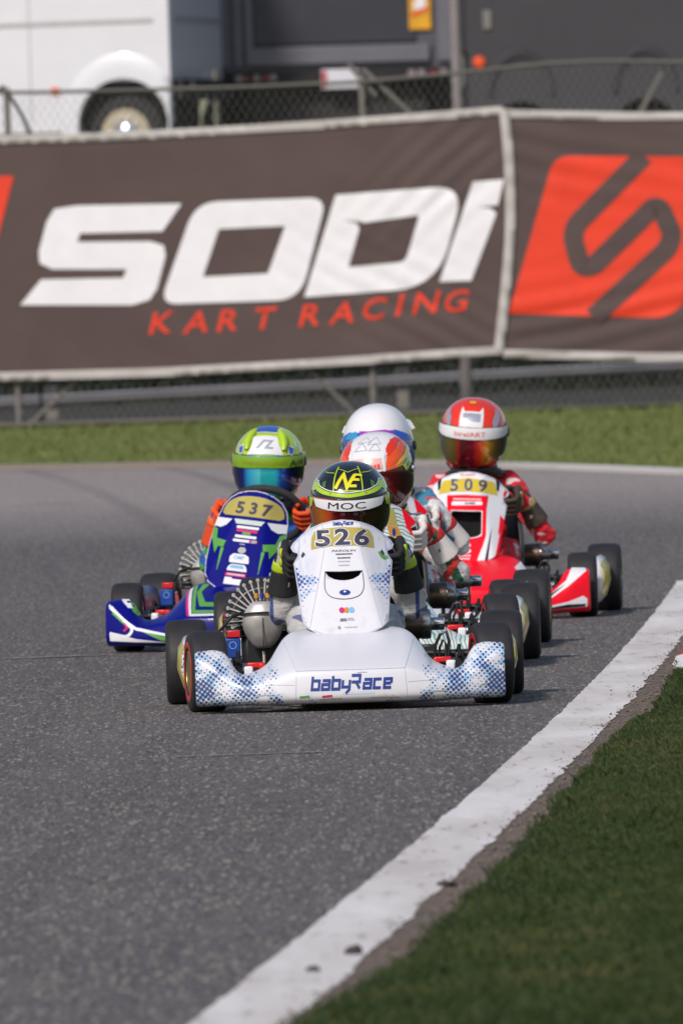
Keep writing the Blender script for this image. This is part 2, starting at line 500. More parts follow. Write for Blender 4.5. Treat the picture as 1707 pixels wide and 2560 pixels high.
# ragged edged white line
def ragged(x, amp, s, seed): return amp * (mnoise.noise(Vector((x * s, seed, 0))) + .6 * mnoise.noise(Vector((x * s * 3.7, seed + 5, 0))) + .45 * mnoise.noise(Vector((x * s * 11.0, seed + 9, 0))))
Ys = rng(6, 62, .06)
V = []; Fc = []
for i, Y in enumerate(Ys):
    a = xl(Y) + ragged(Y, .008, 1.3, 1.0); b = xl(Y) + LW + ragged(Y, .016, .9, 9.0)
    for t in (0, .33, .66, 1): V.append((a + (b - a) * t, Y, .004))
for i in range(len(Ys) - 1):
    for q in range(3):
        k = i * 4 + q; Fc.append((k, k + 1, k + 5, k + 4))
tag(mk('track_edge_line', V, Fc, MAT_LINE), kind='structure')
# worn soil strip then the infield turf
GP = [on_ground(*p) for p in ((733, 2560), (960, 2440), (1125, 2292), (1242, 2183), (1332, 2075), (1400, 2008), (1468, 1925), (1540, 1835), (1642, 1775), (1655, 1740), (1690, 1682))]
GP.sort(key=lambda p: p.y)
gl = lin([(p.y, p.x) for p in GP])
def xg(Y):
    base = gl(Y) if Y >= GP[0].y else GP[0].x - (GP[0].y - Y) * .045
    if Y > GP[-1].y: base = GP[-1].x + (Y - GP[-1].y) * .05
    return base + ragged(Y, .02, 1.1, 3.0)
sheet('soil_strip', MAT_SOIL, lambda Y: (xl(Y) + LW * .80 + ragged(Y, .01, .8, 7.0), xg(Y) + .4), rng(6, 62, .2), 2, .0015)
def mound(X, Y):
    d = max(0, X - xg(Y)); return .012 * min(1, d / .06) + .018 * mnoise.noise(Vector((X * 2.2, Y * .5, 0))) * min(1, d / .15) + .05 * smooth(.2, 1.6, d)
V = []; Fc = []
Ys = rng(6, 70, .25); NX = 16
for Y in Ys:
    a = xg(Y)
    for i in range(NX + 1):
        x = a + (i / NX) ** 2 * 14; V.append((x, Y, .005 + mound(x, Y)))
for j in range(len(Ys) - 1):
    for i in range(NX):
        k = j * (NX + 1) + i; Fc.append((k, k + 1, k + NX + 2, k + NX + 1))
infield = mk('infield_verge', V, Fc, MAT_TURF); tag(infield, kind='structure')

def blades(name, n, sample, hgt, wid, mat, label, seedv):
    rr = random.Random(seedv); V = []; Fc = []
    for _ in range(n):
        s = sample(rr)
        if s is None: continue
        x, y, z, k = s
        h = hgt * k * rr.uniform(.5, 1.3); w = wid * rr.uniform(.7, 1.4); a = rr.uniform(0, math.pi)
        dx, dy = math.cos(a) * w, math.sin(a) * w; lx, ly = rr.gauss(0, .55) * h, rr.gauss(0, .55) * h
        m = len(V)
        V += [(x - dx, y - dy, z - .004), (x + dx, y + dy, z - .004), (x + dx * .6 + lx * .45, y + dy * .6 + ly * .45, z + h * .6), (x + lx, y + ly, z + h)]
        Fc += [(m, m + 1, m + 2), (m, m + 2, m + 3)]
    o = mk(name, V, Fc, mat, smooth=False); tag(o, label, 'grass', kind='stuff'); return o
def s_near(rr):
    Y = rr.uniform(21, 56); X = xg(Y) + rr.uniform(-.02, 1) ** 1 * max(.15, (.0262 * Y + .1) - xg(Y))
    d = X - xg(Y); k = .45 + .9 * max(0, mnoise.noise(Vector((X * 3.1, Y * .8, 4)))) + .35 * min(1, max(0, d) / .3)
    if rr.random() < .75 - d / .16 + .5 * mnoise.noise(Vector((X * 4, Y * 1.2, 8))): return None
    return X, Y, .005 + mound(X, Y), k
blades('infield_grass', 170000, s_near, .024, .0020, MAT_BLADE, 'short dark green grass on the inside of the corner', 3)
def s_far(rr):
    X = rr.uniform(-3.4, 3.4); fe = far_edge(X) + .35
    Y = fe + rr.random() * ((115.2 if X < 1.2 else 119) - fe)
    if rr.random() < mnoise.noise(Vector((X * 2, Y * .5, 2))) * .9: return None
    return X, Y, gz(X, Y) - .025, .7 + .6 * rr.random()
blades('far_grass', 90000, s_far, .05, .005, MAT_FBLADE, 'green strip of mown grass beyond the track before the fence', 4)

# pale edging strip along the far edge of the track
MAT_EDGE, _nt, _b = newmat('far_edging')
_co = objco(_nt); _sp = nd(_nt, 'ShaderNodeSeparateXYZ'); _nt.links.new(_co, _sp.inputs[0])
_t = math_n(_nt, 'ADD', mapr(_nt, _sp.outputs[0], -.2, 1.6, -.2, 1), math_n(_nt, 'MULTIPLY', math_n(_nt, 'SUBTRACT', noise_n(_nt, _co, 2.0, 4), .5), .9), clamp=True)
_nt.links.new(mixc(_nt, _t, (.25, .205, .17), (.56, .53, .51)), _b.inputs['Base Color']); _b.inputs['Roughness'].default_value = .85
V = []; Fc = []
for i, X in enumerate(rng(-8, 5, .25)):
    fe = far_edge(X)
    for dy, dz in ((-.12, .002), (-.12, .03), (.30, .04), (.35, -.02)): V.append((X, fe + dy, gz(X, fe + dy) + dz))
for i in range(len(V) // 4 - 1):
    for q in range(3):
        k = i * 4 + q; Fc.append((k, k + 4, k + 5, k + 1))
tag(mk('far_track_edging', V, Fc, MAT_EDGE, smooth=False), kind='structure')
# bare earth at the foot of the fence
sheet('fence_footing', MAT_SOIL, lambda Y: (-5, 1.0), [113.9, 114.4, 114.9, 115.4], 20, .03)

# kerb on the inside, only its first blocks reach into the picture
MAT_KR = M('kerb_red', (.42, .03, .035), .6, var=.15, vs=6); MAT_KW = M('kerb_white', (.74, .72, .70), .6, var=.10, vs=6)
kerb = empty('kerb', (0, 0, 0)); tag(kerb, 'red and white painted kerb blocks at the right edge beside the grass', 'kerb')
for i in range(9):
    y0 = 46.9 + i * 1.0
    x0 = xl(y0 + .5) + LW + .055
    mb = MB(); prof = [(0, -.01), (.02, .03), (.12, .055), (.26, .075), (.30, .02), (.30, -.01)]
    mb.rings([[Vector((x0 + a, y, z)) for a, z in prof] for y in (y0 + .006, y0 + .994)])
    mb.build('kerb_block', MAT_KW if i % 2 == 0 else MAT_KR, kerb, auto=20)

# faint scuffs on the asphalt
MAT_SCUFF = M('pale_scuff', (.22, .21, .205), .85, var=.3, vs=9)
def scuff(name, p0, p1, w):
    a = on_ground(*p0, .003); b = on_ground(*p1, .003)
    V = []; n = 40
    for i in range(n + 1):
        t = i / n; c = a.lerp(b, t); ww = w * (.4 + abs(mnoise.noise(Vector((t * 17, p0[1], 0)))) * 1.6) * math.sin(math.pi * min(1, max(.03, t)))
        V += [(c.x, c.y - ww, .0035), (c.x, c.y + ww, .0035)]
    tag(mk(name, V, [(2 * i, 2 * i + 2, 2 * i + 3, 2 * i + 1) for i in range(n)], MAT_SCUFF), kind='structure')
scuff('pale_scuff', (-40, 1648), (310, 1635), .10); scuff('pale_scuff', (300, 1896), (940, 1874), .03)

# dark clods on the white line near the camera
MAT_CLOD = M('clod', (.045, .036, .03), .95, bump=.8, bs_=80, var=.3)
def clod(px, py, sx, sz, lab):
    p = on_ground(px, py); mb = MB(); mb.ball((0, 0, 0), (sx, sx * 2.2, sz), 12, 8)
    for v in mb.v: v *= 1 + .45 * mnoise.noise(v * 60 + p)
    o = mb.build('dirt_clod', MAT_CLOD, None); o.location = (p.x, p.y, sz * .4 + .004)
    tag(o, lab, 'dirt clod', 'clods of earth on the white line'); return o
clod(883, 2389, .018, .011, 'larger dark clod of earth on the white line near the bottom')
clod(782, 2432, .013, .006, 'smaller flat clod of earth on the white line lowest in the photo')
clod(1118, 2218, .022, .007, 'dark flat clod of earth at the grass side of the white line')

# loose grit between the line and the turf
rr = random.Random(21); mb = MB()
for _ in range(2600):
    Y = rr.uniform(20, 58); X = xl(Y) + LW + rr.gauss(.04, .05)
    if X > xg(Y) + .05 or (X < xl(Y) + LW - .02 and rr.random() < .8): continue
    s_ = rr.uniform(.0015, .005) * (1.8 if rr.random() < .06 else 1); c_ = Vector((X, Y, .003 + s_ * .4))
    mb.add([c_ + Vector((rr.uniform(.6, 1.2) * s_ * a, rr.uniform(.6, 1.2) * s_ * b, rr.uniform(.5, .9) * s_ * d)) for a, b, d in ((1, 0, 0), (-1, 0, 0), (0, 1, 0), (0, -1, 0), (0, 0, 1), (0, 0, -1))],
           [(0, 2, 4), (2, 1, 4), (1, 3, 4), (3, 0, 4), (2, 0, 5), (1, 2, 5), (3, 1, 5), (0, 3, 5)])
grit = mk('grit', mb.v, mb.f, M('grit_stone', (.17, .14, .115), .9, var=.5, vs=30), smooth=False); tag(grit, 'loose grit and soil crumbs between the white line and the grass', 'grit', kind='stuff')
# ---------------------------------------------------------------- hedge on the bank
MAT_HEDGE = blades_mat('hedge_leaves', [(0, (.010, .013, .008)), (.5, (.020, .026, .013)), (.85, (.032, .042, .018)), (1, (.05, .052, .028))])
rr = random.Random(11); V = []; Fc = []
for _ in range(42000):
    X = rr.uniform(-4.2, 4.6); z = rr.random() ** .8 * 2.0
    Y = 125.2 + z * 1.1 + rr.uniform(-.7, .7) + .5 * mnoise.noise(Vector((X * 1.3, z * 1.5, 0)))
    s = rr.uniform(.02, .055); c = Vector((X, Y, gz(X, 125.5) + z * 1.0 - .1))
    a = Vector((rr.gauss(0, 1), rr.gauss(0, 1), rr.gauss(0, 1))).normalized() * s; b = a.orthogonal().normalized() * s * .55
    m = len(V); V += [c - a, c + b, c + a, c - b]; Fc.append((m, m + 1, m + 2, m + 3))
hedge = mk('bank_undergrowth', V, Fc, MAT_HEDGE, smooth=False); tag(hedge, 'dark undergrowth covering the bank behind the guard rail', 'undergrowth', kind='stuff')
MAT_BANK = M('bank_earth', (.030, .027, .022), .95, var=.3, vs=3)
sheet('bank', MAT_BANK, lambda Y: (-6, 7), [115.2, 116, 118, 120, 121.5] + rng(122, 143, 1), 12, .02)
MAT_YARD = M('paddock_gravel', (.16, .15, .14), .9, var=.2, vs=2)
sheet('paddock', MAT_YARD, lambda Y: (-14, 16), rng(141, 175, 2), 10, .035)
PZ = gz(0, 150) + .035
# ================================================================ guard rail, fence, pole, banners
FY = 115.0
MAT_GALV = M('galvanised', (.20, .20, .215), .5, metal=.35, var=.12, vs=3)
MAT_POST = M('concrete_post', (.19, .175, .155), .8, var=.15, vs=4)
MAT_WIRE = M('wire', (.21, .21, .185), .6, metal=.2, var=.1)
rail = empty('guard_rail', (0, 120.5, gz(0, 120.5)))
tag(rail, 'galvanised steel guard rail on posts behind the wire fence', 'guard rail')
gzr = gz(0, 120.5)
def railz(px):   # measured height of the rail
    f = lin([(-200, 1012), (0, 1005), (517, 978), (850, 961), (1123, 943), (1397, 927), (1615, 916), (1900, 904)]); return f(px)
rings = []
for px in range(-240, 1961, 110):
    c = at(px, railz(px), 120.5) - Vector((0, 120.5, gzr))
    prof = [(0, .045), (-.022, .036), (-.03, .022), (-.010, .005), (-.010, -.005), (-.03, -.022), (-.022, -.036), (0, -.045), (.004, -.043), (.004, .043)]
    rings.append([Vector((c.x, y, c.z + z)) for y, z in prof])
MB().rings(rings).build('rail_beam', MAT_GALV, rail, auto=30)
for px in (131 - 875, 131, 1006, 1881):
    c = at(px, railz(px), 120.5) - Vector((0, 120.5, gzr))
    MB().box((c.x, .05, (c.z + .02 - .3) / 2), (.1, .07, c.z + .02 + .3)).build('rail_post', MAT_POST, rail, bevel=.006)
    MB().box((c.x, .02, c.z + .02), (.12, .05, .19)).build('spacer_block', M('rail_block', (.04, .04, .045), .7), rail, bevel=.005)

fence = empty('wire_fence', (0, FY, gz(0, FY)))
tag(fence, 'tall chain link fence on slim posts carrying the banners', 'fence')
fz = gz(0, FY)
def floc(px, py, dy=0.0): return at(px, py, FY + dy) - Vector((0, FY, fz))
toppx = lin([(-200, 232), (100, 231), (600, 218), (900, 205), (1150, 182), (1350, 160), (1500, 152), (1900, 158)])
posts = (50 - 886, 50, 937, 1824)
for px in posts:
    b = floc(px, 1080); t = floc(px - 30, toppx(px))
    MB().tube([Vector((b.x, .03, -.15)), Vector((b.x - .02, .03, t.z + .02))], .027, 10).build('post', MAT_POST, fence)
    MB().ball((b.x - .02, .03, t.z + .02), .029, 10, 6).build('post_cap', MAT_POST, fence)
def brace(p0, p1, r=.016):
    MB().tube([floc(*p0, .05), floc(*p1, .05)], r, 8).build('brace', MAT_POST, fence)
brace((930, 1075), (690, 845)); brace((60, 1075), (215, 930)); brace((905, 172), (1035, 292), .02); brace((1655, 180), (1590, 300), .02)
brace((940, 240), (870, 160), .02)
MB().tube([floc(px, toppx(px)) for px in range(-200, 1901, 60)], .016, 8).build('top_rail', M('rail_dull', (.13, .125, .11), .8), fence)
bot = [floc(px, 1066 - (px + 200) * .03) for px in range(-200, 1901, 150)]
MB().tube(bot, .005, 5).build('tension_wire', MAT_WIRE, fence)
# diamond mesh: two families of crossing wires
mb = MB(); x0, x1 = -3.4, 3.5; h0, h1 = .02, 2.74; st = .072
for fam, yo in ((1, 0.0), (-1, .004)):
    k0 = int((x0 - (h1 - h0)) / st) - 1; k1 = int((x1 + (h1 - h0)) / st) + 1
    for k in range(k0, k1):
        xa = k * st; pts = []
        for (xx, zz) in ((xa, h0), (xa + fam * (h1 - h0) * .62, h1)): pts.append((xx, zz))
        (ax, az), (bx, bz) = pts
        # clip to the panel
        def cl_(p, q, X):
            t = (X - p[0]) / (q[0] - p[0]); return (X, p[1] + (q[1] - p[1]) * t)
        p, q = (ax, az), (bx, bz)
        if p[0] > q[0]: p, q = q, p
        if q[0] < x0 or p[0] > x1: continue
        if p[0] < x0: p = cl_(p, q, x0)
        if q[0] > x1: q = cl_(p, q, x1)
        up = lambda X: 0.10 * smooth(-.5, 2.2, X)
        mb.tube([(p[0], yo, p[1] * (1 + up(p[0]) * p[1] / h1 * .4)), (q[0], yo, q[1] * (1 + up(q[0]) * q[1] / h1 * .4))], .0021, 3, caps=False)
wm = mb.build('wire_mesh', MAT_WIRE, fence, auto=None); wm['kind'] = 'stuff'

# lamp column behind the fence
pole = empty('light_pole', at(1167, 1000, 117.5)); pole.location.z = gz(0, 117.5)
tag(pole, 'slim grey steel pole rising behind the fence between the two dark trucks', 'pole')
pz = pole.location.z
MB().tube([(0, 0, 0), (.0, 0, 1.2), (-.0, 0, 6.5)], [.052, .048, .040], 14).build('shaft', M('pole_paint', (.23, .205, .20), .6, var=.08), pole)
MB().lathe([(0, .11), (.02, .11), (.03, .06), (.12, .056)], 'Z', 16).build('base_flange', MAT_GALV, pole)
MB().box((0, -.4, 6.5), (.16, .9, .08)).build('lamp_head', MAT_GALV, pole, bevel=.02)

# banners
def fold(X, Z):
    """cloth relief, metres towards (-) or away from (+) the camera"""
    d = .012 * mnoise.noise(Vector((X * .9 - Z * .6, Z * .8, 1.0)))
    j = 1.34                                      # lacing post: creases radiate from the joint
    for (cx, cz, ang, amp, wl, ext) in ((1.30, 2.72, -2.45, .009, .16, 1.1), (1.28, .85, 2.62, .011, .17, 1.5), (1.40, 2.6, -.22, .007, .20, 1.6), (1.40, .9, .16, .012, .19, 1.8)):
        dx, dz = X - cx, Z - cz; L = dx * math.cos(ang) + dz * math.sin(ang); q = -dx * math.sin(ang) + dz * math.cos(ang)
        if L > 0:
            d += amp * math.exp(-(L / ext) ** 2) * math.exp(-(q / .42) ** 2) * math.sin(q / wl * 6.28 + .8 * math.sin(L * 3)) * min(1, L / .1)
    d += .006 * mnoise.noise(Vector((X * 3.3 + Z * 3.5, Z * 1.2, 3)))
    return d
BY = FY - .05
def bsurf(a, b, off): return Vector((a, BY + fold(a, b) - off, b))
def pxz(px, py):
    p = at(px, py, BY); return (p.x, p.z)
def z5(x, y): return pxz(x * 1300 / 1568, 280 + y * 680 / 820)
def z6(x, y): return pxz(1100 + x * .3871, 250 + y * .3871)
def cloth_mat():
    m, nt, b = newmat('banner_cloth')
    co = objco(nt); n = noise_n(nt, scaled(nt, co, (1.2, 1, 1.6)), 1.0, 4); w = noise_n(nt, scaled(nt, co, (3, 1, 60)), 1.0, 2)
    c = mixc(nt, mapr(nt, n, .3, .7), (.098, .069, .065), (.124, .089, .082))
    c = mixc(nt, mapr(nt, w, .3, .7, 0, .25), c, (.092, .069, .066))
    nt.links.new(c, b.inputs['Base Color']); b.inputs['Roughness'].default_value = .8; b.inputs['Specular IOR Level'].default_value = .2
    bump_n(nt, b, noise_n(nt, co, 240, 2), .25, .002); return m
MAT_CLOTH = cloth_mat()
MAT_HEM = M('banner_hem', (.50, .47, .44), .8, var=.12, vs=3)
MAT_PW = M('banner_print_white', (.86, .85, .87), .7, var=.04, vs=4)
MAT_PR = M('banner_print_red', (.82, .050, .016), .7, var=.06, vs=4)
def banner(name, label, top, bot, pxa, pxb):
    root = empty(name, (pxz((pxa + pxb) / 2, 600)[0], BY, pxz(853, 900)[1])); tag(root, label, 'banner', 'banners on the fence')
    inv = Matrix.Translation(-root.location)
    nu, nv = 150, 56; V = []; Fc = []
    tp, bt = lin(top), lin(bot)
    for i in range(nu + 1):
        px = pxa + (pxb - pxa) * i / nu
        for j in range(nv + 1):
            py = tp(px) + (bt(px) - tp(px)) * j / nv
            x, z = pxz(px + bow(px, j / nv), py); V.append(inv @ bsurf(x, z, 0))
    for i in range(nu):
        for j in range(nv):
            k = i * (nv + 1) + j; Fc.append((k, k + 1, k + nv + 2, k + nv + 1))
    cloth = mk('cloth', V, Fc, MAT_CLOTH, root)
    sm = cloth.modifiers.new('thickness', 'SOLIDIFY'); sm.thickness = .003; sm.offset = 1
    def s(a, b, off): return inv @ bsurf(a, b, off)
    for fn in (tp, bt):
        hem = Flat().stroke([pxz(px, fn(px)) for px in [pxa + (pxb - pxa) * i / 40 for i in range(41)]], .070)
        h = hem.lay('hem', MAT_HEM, root, s, grid=.05, off=.012)
        hm = h.modifiers.new('thickness', 'SOLIDIFY'); hm.thickness = .004
    return root, s
def bow(px, t): return 0.0
top1 = [(-260, 352), (0, 350), (250, 343), (500, 330), (800, 312), (1050, 293), (1255, 276)]
bot1 = [(-260, 945), (0, 942), (400, 931), (700, 914), (900, 901), (1100, 886), (1240, 876)]
def bow(px, t): return (18 * math.sin(math.pi * t) - 16 * t) * smooth(1000, 1255, px)
b1, s1 = banner('banner', 'long dark banner with big white lettering on the fence at left', top1, bot1, -260, 1256)
joint = Flat().stroke([pxz(*p) for p in chaikin([(1259, 272), (1272, 400), (1276, 560), (1266, 700), (1246, 878)], 3, False)], .080)
jh = joint.lay('side_hem', MAT_HEM, b1, s1, grid=.05, off=.02); q = jh.modifiers.new('thickness', 'SOLIDIFY'); q.thickness = .004
top2 = [(1262, 284), (1400, 288), (1600, 291), (1707, 291), (1960, 294)]
bot2 = [(1240, 884), (1400, 888), (1600, 893), (1707, 893), (1960, 893)]
def bow(px, t): return (18 * math.sin(math.pi * t) - 18 * t) * smooth(1560, 1262, px)
b2, s2 = banner('banner', 'dark banner with a large orange red emblem on the fence at right', top2, bot2, 1258, 1960)

# lettering of the left banner
S_ = [(548, 276), (232, 282), (165, 292), (142, 330), (118, 420), (121, 456), (158, 474), (382, 474), (372, 500), (125, 505), (62, 582), (400, 582), (452, 566), (474, 532), (500, 432), (494, 402), (455, 390), (234, 392), (243, 366), (490, 360)]
LET = [Flat().poly([z5(*p) for p in S_])]
O_o = roundpoly([(590, 272), (985, 257), (905, 566), (482, 580)], [70, 55, 75, 55], 8)
O_i = roundpoly([(660, 353), (860, 343), (808, 487), (612, 497)], 5, 8)
LET.append(Flat().ring([z5(*p) for p in O_o], [z5(*p) for p in O_i]))
D_o = roundpoly([(1012, 250), (1400, 220), (1318, 528), (917, 558)], [3, 95, 130, 3], 8)
D_i = roundpoly([(1088, 335), (1264, 311), (1222, 452), (1050, 468)], [4, 12, 25, 4], 8)
LET.append(Flat().ring([z5(*p) for p in D_o], [z5(*p) for p in D_i]))
LET.append(Flat().poly([z5(*p) for p in [(1425, 210), (1519, 203), (1500, 280), (1442, 287), (1478, 290), (1496, 305), (1420, 508), (1324, 512)]]))
for fl_ in LET: fl_.lay('letter', MAT_PW, b1, s1, grid=.04, off=.009)
Flat().poly([z5(*p) for p in [(1030, 325), (1092, 330), (1086, 356), (1074, 334)]]).lay('letter_notch', MAT_CLOTH, b1, s1, grid=.04, off=.012)
for ch, x, y in (('K', 490, 635), ('A', 595, 633), ('R', 691, 628), ('T', 797, 622), ('R', 938, 612), ('A', 1035, 605), ('C', 1128, 593), ('I', 1205, 582), ('N', 1285, 575), ('G', 1375, 570)):
    c = z5(x, y); Flat().put(text(ch, .178, bold=.012, shear=.28, wide=1.18), lambda p, c=c: (c[0] + p[0], c[1] + p[1] + p[0] * .06)).lay('letter', MAT_PR, b1, s1, grid=.04, off=.009)
Flat().poly([z5(*p) for p in [(-260, 193), (42, 193), (-6, 380), (-30, 440), (-90, 470), (-380, 470)]]).lay('emblem', MAT_PR, b1, s1, grid=.04, off=.009)
# emblem of the right banner
em = Flat().poly([z6(*p) for p in roundpoly([(735, 358), (1880, 368), (1545, 1412), (440, 1380)], [110, 5, 190, 8], 8)])
em.lay('emblem', MAT_PR, b2, s2, grid=.04, off=.009)
path = roundline([(1315, 357), (840, 840), (905, 1075), (985, 1075), (1375, 690), (1420, 700), (1500, 870), (1465, 960), (985, 1403)], 95, 7)
Flat().stroke([z6(*p) for p in path], 128 * .3871 / FPX * BY).lay('emblem_stripe', MAT_CLOTH, b2, s2, grid=.04, off=.014)

# ================================================================ vehicles of the paddock
TY = 150.0
MAT_TW = M('truck_white', (.68, .69, .72), .35, coat=.3, var=.03, vs=2)
MAT_TB = M('rubber', (.02, .02, .021), .8, var=.2)
MAT_DARKU = M('undercarriage', (.025, .024, .025), .8, var=.3)
MAT_CHROME = M('chrome', (.55, .57, .62), .16, metal=1.0, var=.03)
MAT_ORANGE = M('marker_orange', (.80, .10, .02), .4)
def truck_wheel(parent, x, z, r, y, chrome=True):
    w = MB().lathe([(-.14, r * .60), (-.15, r * .85), (-.12, r * .97), (-.04, r), (.10, r), (.15, r * .9), (.15, r * .6)], 'Y', 36, (x, y + .15, z)).build('wheel', MAT_TB, parent)
    MB().lathe([(-.16, r * .62), (-.13, r * .56), (-.06, r * .40), (-.10, r * .30), (-.17, r * .27), (-.20, r * .14), (-.205, .001)], 'Y', 28, (x, y + .15, z)).build('hub', MAT_CHROME if chrome else MAT_DARKU, w)
    for k in range(10):
        a = k * math.pi / 5
        MB().lathe([(-.17, .02), (-.19, .02), (-.20, .012)], 'Y', 6, (x + math.cos(a) * r * .35, y + .13, z + math.sin(a) * r * .35)).build('wheel_nut', MAT_CHROME if chrome else MAT_DARKU, w)
    return w
# white box truck at left, turned a little so that its rear end shows in shade
c0 = at(428, 250, TY)
wt = empty('white_truck', (c0.x, TY, PZ), R(-13))
tag(wt, 'white panelled truck with a rounded wheel arch parked behind the fence at left', 'truck', 'trucks in the paddock')
zr = lambda py, px=300: at(px, py, TY).z - PZ
k = TY / FPX
arch_z = zr(310); archr = .50
poly = [(-9, .35), (-.53 - archr, .35)]
for i in range(0, 19):
    a = math.pi - math.pi * i / 18
    poly.append((-.53 + archr * math.cos(a), max(.35, arch_z + archr * .98 * math.sin(a))))
poly += [(-.02, .35), (0, .42), (0, 3.6), (-9, 3.6)]
body = MB(); body.prism([(-9, zr(205)), (0, zr(205)), (0, 3.6), (-9, 3.6)], .12, 2.45)
body.build('body', MAT_TW, wt, smooth=False, bevel=.03)
skin = MB().prism(poly, 0, .119).build('side_panel', MAT_TW, wt, smooth=False, bevel=.012)
# flare round the arch
fl = []
for i in range(25):
    a = math.pi * (1.08 - 1.16 * i / 24); ca, sa = math.cos(a), math.sin(a)
    f = lambda rx, rz, y: Vector((max(-1.35, min(-.012, -.53 + rx * ca)), y, arch_z + rz * sa))
    fl.append([f(archr, archr * .98, -.004), f(archr, archr * .98, -.028), f(archr + .10, archr + .10, -.03), f(archr + .17, archr + .24, -.018), f(archr + .19, archr + .27, -.004)])
MB().rings(fl).build('arch_flare', MAT_TW, wt, auto=60)
MB().box((-.0 - 1.05 - 0, -.006, zr(52)), (1.75, .014, .05)).build('trim_strip', M('trim_grey', (.45, .44, .44), .5), wt, bevel=.004)
MB().box((.006, 1.3, zr(50)), (.014, 2.2, .05)).build('trim_strip', M('trim_grey2', (.40, .39, .41), .5), wt, bevel=.004)
MB().box((-1.28, -.006, zr(222)), (.085, .03, .085)).build('side_marker', MAT_ORANGE, wt, bevel=.01)
for x in (-1.55, -2.6): MB().box((x, -.001, 1.9), (.012, .006, 2.9)).build('panel_joint', M('joint_grey', (.35, .35, .36), .6), wt)
MB().box((-4.0, 1.2, .62), (7.6, 1.9, .5)).build('chassis', MAT_DARKU, wt)
truck_wheel(wt, -.55, arch_z - .10, .43, .16); truck_wheel(wt, -5.2, arch_z - .03, .46, .10)
MB().box((.05, 1.3, .78), (.1, 2.3, .22)).build('rear_bumper', MAT_DARKU, wt, bevel=.01)
MB().lathe([(-.01, .07), (.02, .08), (.03, .05)], 'X', 14, (.11, .5, .8)).build('tail_lamp', MAT_CHROME, wt)
MB().tube([(.03, 1.9, .35), (.03, 1.9, 1.0)], .05, 10).build('exhaust_stack', MAT_CHROME, wt)
# grey trailer seen from behind
MAT_TG = M('trailer_grey', (.085, .087, .105), .5, var=.06, vs=2); MAT_TD = M('trailer_door', (.038, .040, .052), .45, var=.08, vs=2)
MAT_TL = M('trailer_frame', (.15, .15, .175), .45, var=.06, vs=2)
gt = empty('grey_trailer', (at(848, 200, TY + 2.6).x, TY + 2.6, PZ))
tag(gt, 'dark grey trailer seen from behind with number plate and yellow sticker', 'trailer', 'trucks in the paddock')
gx = lambda px: at(px, 150, TY + 2.6).x - gt.location.x
gzz = lambda py: at(850, py, TY + 2.6).z - PZ
MB().box((.0, 5.0, (3.9 + gzz(178)) / 2), (gx(1150) - gx(545), 9.98, 3.9 - gzz(178))).build('body', MAT_TG, gt, smooth=False, bevel=.02)
MB().box(((gx(640) + gx(1040)) / 2, -.012, (3.8 + gzz(108)) / 2), (gx(1040) - gx(640), .02, 3.8 - gzz(108))).build('door', MAT_TD, gt, bevel=.008)
MB().box(((gx(615) + gx(1075)) / 2, -.03, gzz(137)), (gx(1075) - gx(615), .06, .20)).build('sill_beam', MAT_TL, gt, bevel=.015)
for a, b, m_ in ((552, 572, MAT_TL), (588, 606, MAT_TL), (616, 634, MAT_TL), (1095, 1135, MAT_TL)):
    MB().box(((gx(a) + gx(b)) / 2, -.02, (3.8 + gzz(160)) / 2), (gx(b) - gx(a), .04, 3.8 - gzz(160))).build('door_post', m_, gt, bevel=.006)
MB().box((0, .02, gzz(193)), (gx(1140) - gx(548), .10, .12)).build('bumper', MAT_DARKU, gt, bevel=.01)
MB().box((0, 3, .48), (1.9, 5.6, .62)).build('chassis', MAT_DARKU, gt)
MB().prism([(gx(600), .05), (gx(1140), .05), (gx(1140), gzz(205)), (gx(600), gzz(205))], .4, .46).build('mud_flap', MAT_DARKU, gt)
MAT_LR = M('lamp_red', (.16, .02, .025), .25, coat=.5); MAT_LW = M('lamp_clear', (.26, .22, .24), .2, coat=.5)
for px, m_ in ((596, MAT_LW), (614, MAT_LR), (640, MAT_LW), (664, MAT_LR), (682, MAT_LW), (1028, MAT_LW), (1052, MAT_LW), (1082, MAT_LR), (1108, MAT_LW)):
    MB().lathe([(-.05, .001), (-.05, .035), (-.03, .05), (.0, .05)], 'Y', 16, (gx(px), -.031, gzz(190))).build('lamp', m_, gt)
pl = MB().box((gx(848), -.045, gzz(197)), (.40, .012, .21)).build('number_plate', M('plate_white', (.75, .76, .82), .4), gt, bevel=.004)
def gsurf(a, b, off): return Vector((a, -.0525 - off, b))
Flat().poly([(gx(848) - .195, gzz(197) - .09), (gx(848) - .14, gzz(197) - .09), (gx(848) - .14, gzz(197) + .09), (gx(848) - .195, gzz(197) + .09)]).lay('plate_band', M('plate_red', (.5, .05, .06), .5), pl, gsurf, off=.001)
stx = (gx(1025) + gx(1080)) / 2
st_ = MB().box((stx, -.026, (gzz(80) + gzz(-60)) / 2), (gx(1080) - gx(1025), .008, gzz(-60) - gzz(80))).build('sticker', M('sticker_yellow', (.72, .36, .02), .5, var=.2, vs=6), gt, bevel=.012)
def ssurf(a, b, off): return Vector((a, -.031 - off, b))
Flat().disc((stx, gzz(18)), .07, .05).poly([(stx - .07, gzz(35)), (stx + .05, gzz(12)), (stx + .09, gzz(-10)), (stx - .02, gzz(-5))], .001).lay('sticker_print', MAT_PW, st_, ssurf, off=.002)
Flat().poly([(stx - .1, gzz(42)), (stx + .08, gzz(22)), (stx + .1, gzz(30)), (stx - .1, gzz(50))]).lay('sticker_print', MAT_PR, st_, ssurf, off=.003)
truck_wheel(gt, gx(600), .45, .45, 1.2, False); truck_wheel(gt, gx(1090), .45, .45, 1.2, False)
